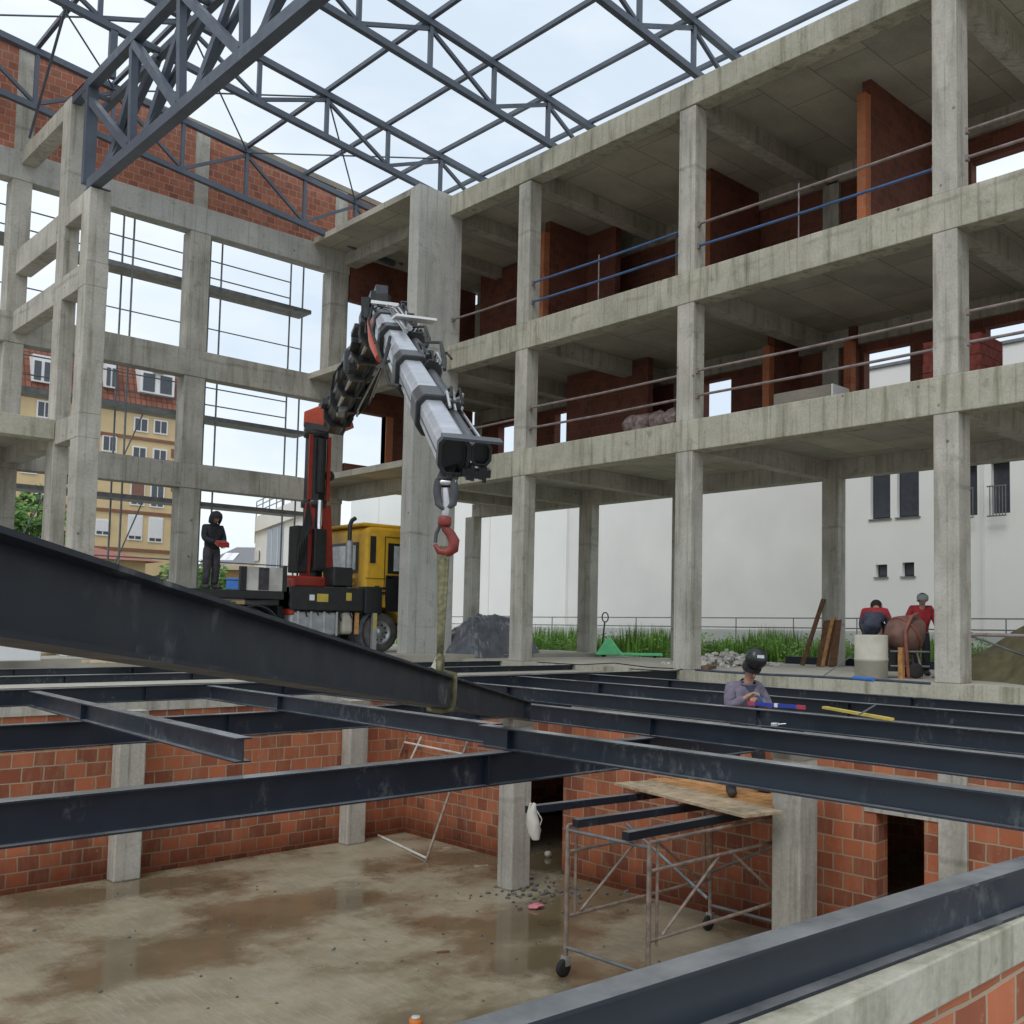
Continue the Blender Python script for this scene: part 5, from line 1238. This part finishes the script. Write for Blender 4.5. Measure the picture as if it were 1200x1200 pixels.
# hook block
hk = thing('crane_hook', UD(520, 600, 6.2), 'red crane hook hanging on a steel shackle from the boom head', 'hook')
DH = 6.2
def HP(x, y, d=0): return UD(x, y, DH+d)
MB().tube([HP(514, 562), HP(512, 575), HP(514, 590), HP(521, 596), HP(531, 590), HP(533, 575), HP(531, 562)], .025, 10).build('shackle', 'dusty_dark', hk)
MB().tube([HP(511, 565), HP(535, 565)], .02, 10).build('shackle_pin', 'silver', hk)
MB().tube([HP(522, 572), HP(524, 590), HP(522, 604)], [.022, .028, .022], 10).build('link', 'silver', hk)
MB().lathe(HP(521, 611), Vector((0, 0, 1)), [(-.03, .001), (-.03, .035), (-.02, .042), (.02, .042), (.03, .035), (.03, .001)], 16).build('swivel', 'hook_red', hk)
cv = [(519, 612), (522, 619), (528, 626), (532, 634), (531, 643), (524, 648), (515, 646), (509, 638)]
MB().tube([HP(*c_) for c_ in cv], [.018, .025, .03, .035, .035, .031, .024, .01], 12).build('hook_body', 'hook_red', hk)
MB().tube([HP(515, 617), HP(511, 626), HP(510, 636)], .012, 8).build('safety_latch', 'dusty_dark', hk)
# sling
slg = thing('lifting_sling', UD(519, 800, 6.2), 'worn greenish webbing sling looped round the hoisted beam', 'sling')
def strap(pts, w_, nm):   # flat band following points
    mb = MB(); vs = []; th = .006
    for i, p in enumerate(pts):
        d = (pts[min(i+1, len(pts)-1)]-pts[max(i-1, 0)]).normalized(); x = d.cross(BF)
        x = x.normalized() if x.length > .05 else BR.copy()
        y = x.cross(d).normalized(); ww = w_[i] if isinstance(w_, list) else w_
        vs += [p+x*ww/2+y*th, p-x*ww/2+y*th, p-x*ww/2-y*th, p+x*ww/2-y*th]
    fs = []
    for i in range(len(pts)-1):
        k = i*4
        for j in range(4): fs.append((k+j, k+(j+1) % 4, k+4+(j+1) % 4, k+4+j))
    fs += [(0, 1, 2, 3), tuple(range(len(vs)-4, len(vs)))]
    return mb.add(vs, fs, True).build(nm, 'sling', slg)
# the point of the beam under the hook
tb = min(range(0, 1000), key=lambda i: abs((lambda v: v.dot(BR)/v.dot(BF)*FPX+CX)(pn.lerp(pe, i/1000))-518))/1000
bt = pn.lerp(pe, tb); DD = bt.dot(BF); DHk = DD
def SP(x, y, d=0): return UD(x, y, DD+d)
strap([HP(520, 640), HP(518, 648), UD(517, 690, (DH+DD)/2), SP(516, 740), SP(515, 772)], [.045, .055, .042, .036, .032], 'webbing')
strap([HP(524, 640), HP(523, 650), UD(521, 690, (DH+DD)/2), SP(518, 740), SP(516, 772)], [.035, .04, .035, .032, .03], 'webbing')
s_ = .075
strap([SP(515, 768), bt-hx*s_+hd.normalized()*0+Vector((0, 0, .01))-0*hx, bt-hx*s_-Vector((0, 0, .2)), bt-Vector((0, 0, .2)), bt+hx*s_-Vector((0, 0, .2)), bt+hx*s_+Vector((0, 0, .012)), SP(515, 768)], .05, 'choker_loop') if False else None
bd = (pe-pn).normalized(); hxx = bd.cross(Vector((0, 0, 1))).normalized(); hyy = hxx.cross(bd)
loop = [SP(515, 770), bt+bd*(-.1)+hxx*.0+hyy*.012, bt+bd*-.02-hxx*.066+hyy*.006, bt+bd*.02-hxx*.068-hyy*.1, bt+bd*.02-hxx*.066-hyy*.192, bt+bd*.02-hyy*.2, bt+bd*.02+hxx*.066-hyy*.192, bt+bd*.02+hxx*.068-hyy*.1, bt+bd*.03+hxx*.066+hyy*.008, bt+bd*.0+hyy*.02, SP(516, 770)]
strap(loop, .036, 'choker_loop')
MB().blob(SP(516, 773), .026, 3, 2, 1.6, .2).build('knot', 'sling', slg)
MB().bar(SP(514, 771), SP(508, 783), .012, .03).build('knot_tail', 'ring_concrete', slg)

# ================================================================ objects on the slab
t = thing('concrete_ring', W(9.2, 15.95, ZG), 'pale concrete well ring standing on the slab edge in front of the bent worker', 'concrete ring')
c = onslab(1021, 15.86)
MB().lathe(c, Vector((0, 0, 1)), [(0, .24), (0, .29), (.3, .292), (.305, .3), (.36, .3), (.365, .292), (.76, .292), (.77, .28), (.77, .24), (0, .24)], 32).build('ring_wall', 'ring_concrete', t)
# mixer
mc = onslab(1061, 16.6); mxr = thing('concrete_mixer', mc, 'reddish brown concrete mixer with a round drum between the two workers', 'mixer')
ma = (BR*.55+BF*.3+Vector((0, 0, .35))).normalized()
dc = mc+Vector((0, 0, .78))
MB().lathe(dc, ma, [(-.36, .001), (-.36, .14), (-.28, .27), (-.12, .36), (.05, .36), (.22, .28), (.36, .18), (.38, .17), (.37, .15), (.2, .24), (0, .3), (-.2, .25)], 28).build('drum', 'mixer_drum', mxr)
MB().lathe(dc, ma, [(-.05, .365), (-.05, .385), (-.01, .385), (-.01, .365)], 28).build('gear_rim', 'mixer_frame', mxr)
h_ = BR.copy(); h_.z = 0; h_.normalize(); g_ = Vector((-h_.y, h_.x, 0))
MB().tube([mc-h_*.02-g_*.3+Vector((0, 0, 0)), mc-h_*.08-g_*.38+Vector((0, 0, .5)), mc-h_*.1-g_*.4+Vector((0, 0, .85)), mc+h_*.02-g_*.32+Vector((0, 0, 1.1)), mc+h_*.2-g_*.1+Vector((0, 0, 1.16))], .035, 8).build('yoke', 'mixer_frame', mxr)
MB().bar(mc-h_*.15-g_*.3, mc-h_*.15-g_*.3+Vector((0, 0, .55)), .09).build('leg', 'wood_orange', mxr)
for u, v in ((.25, -.3), (.25, .3), (-.3, .3)):
    MB().tube([mc+h_*u+g_*v, mc+h_*u*.6+g_*v*.6+Vector((0, 0, .5))], .022, 8).build('leg', 'rail_tube', mxr)
for z in (.22, .48): MB().tube([mc-h_*.35-g_*.3+Vector((0, 0, z)), mc+h_*.35-g_*.3+Vector((0, 0, z))], .018, 8).build('cross_bar', 'galvanised', mxr)
MB().obox(mc-h_*.3+Vector((0, 0, .32)), h_*.16, g_*.2, Vector((0, 0, .2))).build('motor_box', 'black_paint', mxr)
MB().lathe(mc+h_*.1-g_*.35+Vector((0, 0, .14)), g_, [(0, .001), (0, .1), (.02, .14), (.07, .14), (.09, .1), (.09, .001)], 20).build('wheel', 'black_rubber', mxr)
MB().lathe(mc+h_*.1+g_*.3+Vector((0, 0, .14)), g_, [(0, .001), (0, .1), (.02, .14), (.07, .14), (.09, .1), (.09, .001)], 20).build('wheel', 'black_rubber', mxr)
# planks on the back column
pg = 'planks leaning against the rear column'
for (x0_, y0_, x1_, y1_, wd, mt_, lab, nmm) in (
    (940, 783, 965, 702, .11, 'wood_dark', 'long thin dark brown plank leaning outermost against the rear column', 0),
    (963, 784, 972, 727, .30, 'wood_dark', 'broad weathered board leaning on the rear column', 0),
    (964, 784, 976, 723, .09, 'wood_orange', 'narrow bright orange-brown plank in front of the boards', -.12),
    (976, 784, 982, 727, .20, 'wood_dark', 'shorter brown board leaning at the right of the rear column', -.03)):
    p = UZ(x0_, y0_, ZG); q = UB(x1_, y1_, B1-.04+nmm*.5); p = p.copy(); p.x = min(p.x, B1-.45)+nmm
    p = UB(x0_, y0_, B1-.5+nmm); p.z = ZG+.01
    tag(MB().bar(p, q, wd, .03, up=Vector((1, 0, 0)).cross((q-p).normalized()).cross((q-p).normalized())*-1+Vector((.3, 0, 0))).build('wooden_plank', mt_), lab, 'plank', pg)
# pallet jack
pj = UZ(722, 770, ZG); jk = thing('pallet_jack', pj, 'bright green hand pallet jack with upright black handle', 'pallet jack')
ju = BR.copy(); ju.z = 0; ju.normalize(); jv = Vector((-ju.y, ju.x, 0))
mb = MB(); tri = [(-.34, .06), (.48, .06), (.34, .2), (.13, .48), (.03, .56), (-.06, .5)]
vs = [pj-ju*.25+ju*u+jv*s+Vector((0, 0, z)) for s in (-.18, .18) for u, z in tri]; n = 6
mb.add(vs, [tuple(range(n)), tuple(range(n, 2*n))[::-1]]+[(i, (i+1) % n, n+(i+1) % n, n+i) for i in range(n)]).build('body', 'jack_green', jk, bevel=.02)
for s in (-.25, .25): MB().obox(pj+ju*.72+jv*s+Vector((0, 0, .09)), ju*.6, jv*.08, Vector((0, 0, .03))).build('fork', 'jack_green', jk)
MB().tube([pj-ju*.42+Vector((0, 0, .2)), pj-ju*.34+Vector((0, 0, 1.0))], .022, 8).build('handle_bar', 'black_paint', jk)
hc = pj-ju*.33+Vector((0, 0, 1.13)); MB().tube([hc+ju*math.cos(k*.628)*.09+Vector((0, 0, math.sin(k*.628)*.14)) for k in range(11)], .018, 8).build('handle_grip', 'black_paint', jk)
MB().lathe(pj-ju*.35-jv*.1+Vector((0, 0, .08)), jv, [(0, .001), (0, .08), (.2, .08), (.2, .001)], 16).build('steering_wheel', 'black_rubber', jk)
MB().lathe(pj+ju*1.1-jv*.28+Vector((0, 0, .04)), jv, [(0, .001), (0, .04), (.5, .04), (.5, .001)], 12).build('fork_roller', 'black_rubber', jk)
# hose along the slab
pts = [UZ(x, y, ZG+.03) for x, y in ((815, 785), (850, 787.5), (900, 790.5), (950, 792.5), (1000, 795.5), (1040, 797.5), (1090, 801))]
tag(MB().tube(pts, .022, 8).build('water_hose', 'hose_blue'), 'dark blue hose lying along the slab edge', 'hose')
tag(MB().tube([UZ(x, y, ZG+.045) for x, y in ((1000, 794.6), (1012, 795.5), (1024, 796.6))], .035, 8).build('pipe_piece', 'blue'), 'short bright blue pipe on the slab in front of the concrete ring', 'pipe')
# beam lying on slab
p, q = UZ(888, 777, ZG+.14), UZ(1092, 789, ZG+.14)
p, q = W(15.0, 21.0, ZG+.18), W(8.0, 21.0, ZG+.18)
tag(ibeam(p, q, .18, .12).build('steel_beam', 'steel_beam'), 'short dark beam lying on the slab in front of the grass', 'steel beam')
tag(MB().obox(UZ(828, 782, ZG+.04), Vector((.25, .1, 0)), Vector((-.05, .12, 0)), Vector((0, 0, .03))).build('wood_offcut', 'wood_dark'), 'small brown wood offcut on the slab by the middle column', 'wood')
tag(MB().tube([UZ(x, y, ZG+.012) for x, y in ((630, 776), (680, 779), (720, 777), (760, 782), (800, 784), (790, 787), (740, 784))], .012, 6).build('power_cable', 'black_rubber'), 'thin black cable snaking over the slab between the left columns', 'cable')
# wire between planks and ring
tag(MB().tube([UZ(965, 792, ZG+.02), W(11.6, 18.6, ZG+.3), W(10.9, 19.2, ZG+1.0)], .012, 6).build('steel_rod', 'galvanised'), 'thin bent rod propped between the planks and the concrete ring', 'rod')
# sticks by the sand heap
tag(MB().tube([W(7.5, 15.7, -.05), W(6.9, 17.0, ZG+.35)], .02, 6).build('brace_rod', 'galvanised'), 'slanting rod from the brown rail down to the sand heap', 'brace rod')

# ================================================================ things on the steel beams
def onbeam(x, y, b0f): return UZ(x, y, ZA)
p, q = UZ(878, 824, ZA+.03), UZ(942, 829, ZA+.03)
lv = thing('spirit_level', p, 'blue spirit level with pink-red ends lying on the third beam', 'spirit level')
MB().bar(p, q, .02, .038).build('level_body', 'level_blue', lv)
for t0, t1 in ((-.02, .12), (.88, 1.02)): MB().bar(p.lerp(q, t0), p.lerp(q, t1), .026, .043).build('end_cap', 'level_red', lv)
MB().bar(p.lerp(q, .48), p.lerp(q, .54), .026, .042).build('vial', 'frame_white', lv)
p, q = UZ(966, 829, ZA+.05), UZ(1045, 843, ZA+.02)
tag(MB().bar(p, q, .06, .025).build('folding_rule', 'ruler_yellow'), 'yellow wooden lath lying across two beams right of the spirit level', 'lath')
tag(MB().bar(UZ(1006, 838, ZA+.05), UZ(1026, 826, ZA+.12), .012).build('thin_rod', 'galvanised'), 'thin grey rod sticking up beside the yellow lath', 'rod')
c = UZ(908, 849, ZA+.02); tag(MB().obox(c, Vector((.03, .01, 0)), Vector((-.01, .025, 0)), Vector((0, 0, .015))).bar(c, c+Vector((.06, -.08, .01)), .01).build('beam_clamp', 'silver', bevel=.005), 'small grey clamp lying on the second long beam', 'clamp')

# ================================================================ scaffold tower in the basement
sf = thing('rolling_scaffold', W(7.5, 8.6, ZB), 'rolling tube scaffold with boards, standing on the wet basement floor', 'scaffold')
A_, Bq = (6.95, 8.15), (7.45, 9.85); ZT = -2.12
for i, a in enumerate(A_):
    for j, b in enumerate(Bq):
        lg = MB().tube([W(a, b, ZB+.2), W(a, b, ZT)], .026, 8).build('post', 'scaf_rust', sf)
        MB().tube([W(a, b+.12 if j == 0 else b-.12, ZB+.55), W(a, b+.12 if j == 0 else b-.12, ZT)], .016, 8).build('inner_post', 'scaf_rust', sf)
        cw = MB().lathe(W(a-.03, b-.03, ZB+.09), Vector((0, 1, 0)), [(0, .001), (0, .07), (.01, .09), (.05, .09), (.06, .07), (.06, .001)], 18).build('castor_wheel', 'black_rubber', sf)
        MB().obox(W(a, b-.0, ZB+.16), Vector((.03, 0, 0)), Vector((0, .045, 0)), Vector((0, 0, .05))).build('fork', 'silver', cw)
for a in A_:
    for z in (ZB+.62, ZT-.28, ZT):
        MB().tube([W(a, Bq[0], z), W(a, Bq[1], z)], .02, 8).build('ledger', 'scaf_rust', sf)
    m_ = (Bq[0]+Bq[1])/2
    for b_, s in ((Bq[0]+.2, 1), (Bq[1]-.2, -1)):
        MB().tube([W(a, b_, ZB+.64), W(a, m_-s*.12, ZT-.3)], .017, 8).build('brace', 'scaf_rust', sf)
for b in Bq:
    for z in (ZB+.3, ZT-.05): MB().tube([W(A_[0], b, z), W(A_[1], b, z)], .02, 8).build('ledger', 'galvanised', sf)
MB().tube([W(A_[1], Bq[1], ZB+.7), W(A_[0], Bq[1], ZT-.3)], .017, 8).build('brace', 'galvanised', sf)
MB().tube([W(A_[1], Bq[0]+.9, ZT-.1), W(A_[0], Bq[0]+.9, ZT-.7)], .02, 8).build('brace', 'galvanised', sf)
# three dark bearers
for k, (xa, ya, xb, yb_) in enumerate(((618, 949, 758, 932), (674, 965, 800, 947), (733, 980, 860, 956))):
    p, q = UZ(xa, ya, ZT+.04), UZ(xb, yb_, ZT+.04)
    q = q+(q-p).normalized()*.5
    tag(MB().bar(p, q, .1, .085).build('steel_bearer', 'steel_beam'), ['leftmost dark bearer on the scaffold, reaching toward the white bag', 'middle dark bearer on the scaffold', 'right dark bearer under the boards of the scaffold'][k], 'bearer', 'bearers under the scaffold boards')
rg = random.Random(4)
for k in range(5):
    u = k*.27
    p = UZ(722, 919, ZP-.02); q = UZ(872, 957, ZP-.02)
    d = (q-p).normalized(); nn = Vector((d.y, -d.x, 0)); nn = nn if nn.dot(BF) > 0 else -nn
    o_ = nn*(u+.13)
    tag(MB().bar(p+o_+d*rg.uniform(-.1, .15)+Vector((0, 0, .002*k)), q+o_+d*(rg.uniform(0, .1)-(.3 if k >= 2 else 0))+Vector((0, 0, .002*k)), .262, .03).build('scaffold_board', 'wood_orange' if k >= 2 else 'wood'),
        ['front weathered board of the scaffold platform, with ragged edge', 'second board of the platform from the front', 'third board of the platform, in the middle', 'fourth board of the platform, warm orange', 'rearmost board of the platform, by the block wall'][k], 'board', 'boards the welder stands on')
# white bag
bgp = UZ(624, 952, -2.2); wb = thing('cloth_bag', UZ(624, 985, -2.5), 'dirty white bag hanging from the end of the dark bearer', 'bag')
c0 = UZ(619, 949, ZT+.04); dpt = c0.dot(BF)-.12
def BP(x, y, d=0): return UD(x, y, dpt+d)
MB().tube([BP(625, 941), BP(624, 952), BP(625, 963), BP(627, 974), BP(627, 983)], [.02, .05, .06, .075, .05], 12).build('sack', 'bag_white', wb)
sk = [o_ for o_ in wb.children][0]
from mathutils import noise as _mn
for v_ in sk.data.vertices: v_.co += Vector((_mn.noise(v_.co*14), _mn.noise(v_.co*14+Vector((5, 0, 0))), 0))*.045
MB().tube([BP(622, 941), BP(619, 952), BP(618, 966), BP(621, 975)], .014, 8).build('strap', 'bag_white', wb)
MB().tube([BP(629, 950), BP(635, 960), BP(633, 967)], .007, 6).build('strap', 'bag_white', wb)
# leaning scaffold frame
lf = thing('loose_scaffold', W(14.5, 9.6, ZB), 'loose pale scaffold frame leaning against the block wall at the back', 'scaffold frame')
q0, q1 = UZ(433, 974, ZB+.02), UZ(500, 1006, ZB+.02)
q2 = UB(548, 868, 10.33); q3 = UA(477, 862, 15.6)
q3 = UB(477, 862, 10.0) if q3.x > 10.4 else q3
MB().tube([q0, q1], .022, 8).build('bottom_tube', 'bag_white', lf)
MB().tube([q0, q3], .022, 8).build('side_tube', 'scaf_rust', lf)
MB().tube([q1, q2], .022, 8).build('side_tube', 'scaf_rust', lf)
MB().tube([q0.lerp(q3, .93), q1.lerp(q2, .88)], .02, 8).build('cross_tube', 'bag_white', lf)
MB().tube([q0.lerp(q3, .5)+(q1-q0)*.18, q3+(q2-q3)*.25], .02, 8).build('ladder_tube', 'bag_white', lf)
# litter on the basement floor
tag(MB().blob(UZ(642, 1001, ZB+.05), .06, 2, 2, .9, .08).build('litter_ball', 'bag_white'), 'small white crumpled ball in the dark doorway', 'litter')
tag(MB().blob(UZ(628, 1062, ZB+.03), .1, 8, 2, .35, .25).build('pink_rag', 'pink'), 'small pink rag on the floor by the free standing column', 'rag')
lt = thing('paint_can', UZ(487, 1199, ZB+.1), 'small white and orange can at the bottom picture edge', 'can')
c = UZ(487, 1204, ZB); MB().lathe(c, Vector((0, 0, 1)), [(0, .001), (0, .06), (.08, .06), (.08, .001)], 16).build('can', 'orange', lt); MB().lathe(c, Vector((0, 0, 1)), [(.083, .001), (.083, .045), (.1, .04), (.1, .001)], 16).build('lid', 'bag_white', lt)
for k, (x, y, l_, lab) in enumerate(((521, 1116, .18, 'thin dark stick on the basement floor below the hoisted beam'), (525, 994, .2, 'pale wood scrap near the foot of the block wall'), (565, 1015, .25, 'flat pale strip by the free standing column'))):
    c = UZ(x, y, ZB+.012); tag(MB().bar(c-BR*l_/2, c+BR*l_/2+BF*l_*.3*0+Vector((0, .06, 0)), .03, .02).build('wood_scrap', 'wood' if k else 'wood_dark'), lab, 'wood scrap')

# ================================================================ pallets and goods at the far left, beyond the pit
for k, (x, y, w2, h2, mt_, lab) in enumerate(((10, 762, .8, .35, 'frame_white', 'pale crate at the left edge under the hoisted beam'), (52, 752, .35, .5, 'frame_white', 'white block stack next to the crates below the hoisted beam'), (88, 757, .45, .45, 'frame_white', 'second white block stack further right below the hoisted beam'))):
    c = UZ(x, y+12, ZY); t = thing('crate', c, lab, 'crate', 'pale crates under the hoisted beam')
    MB().obox(c+Vector((0, 0, h2/2)), Vector((w2/2, 0, 0)), Vector((0, w2/2, 0)), Vector((0, 0, h2/2))).build('box', mt_, t, bevel=.02)
    MB().obox(c+Vector((0, 0, h2+.02)), Vector((w2/2+.03, 0, 0)), Vector((0, w2/2+.03, 0)), Vector((0, 0, .015))).build('lid', 'wood', t)
c = UZ(150, 775, ZY); tag(MB().bar(c-BR*.7, c+BR*.7, .5, .05).build('timber_pallet', 'wood', bevel=.01), 'flat wooden pallet on the yard below the hoisted beam', 'pallet')
c = UZ(30, 768, ZY); tag(MB().bar(c-BR*1.2, c+BR*.4, .8, .1).build('timber_pallet', 'wood', bevel=.01), 'low wooden pallet at the far left picture edge', 'pallet')
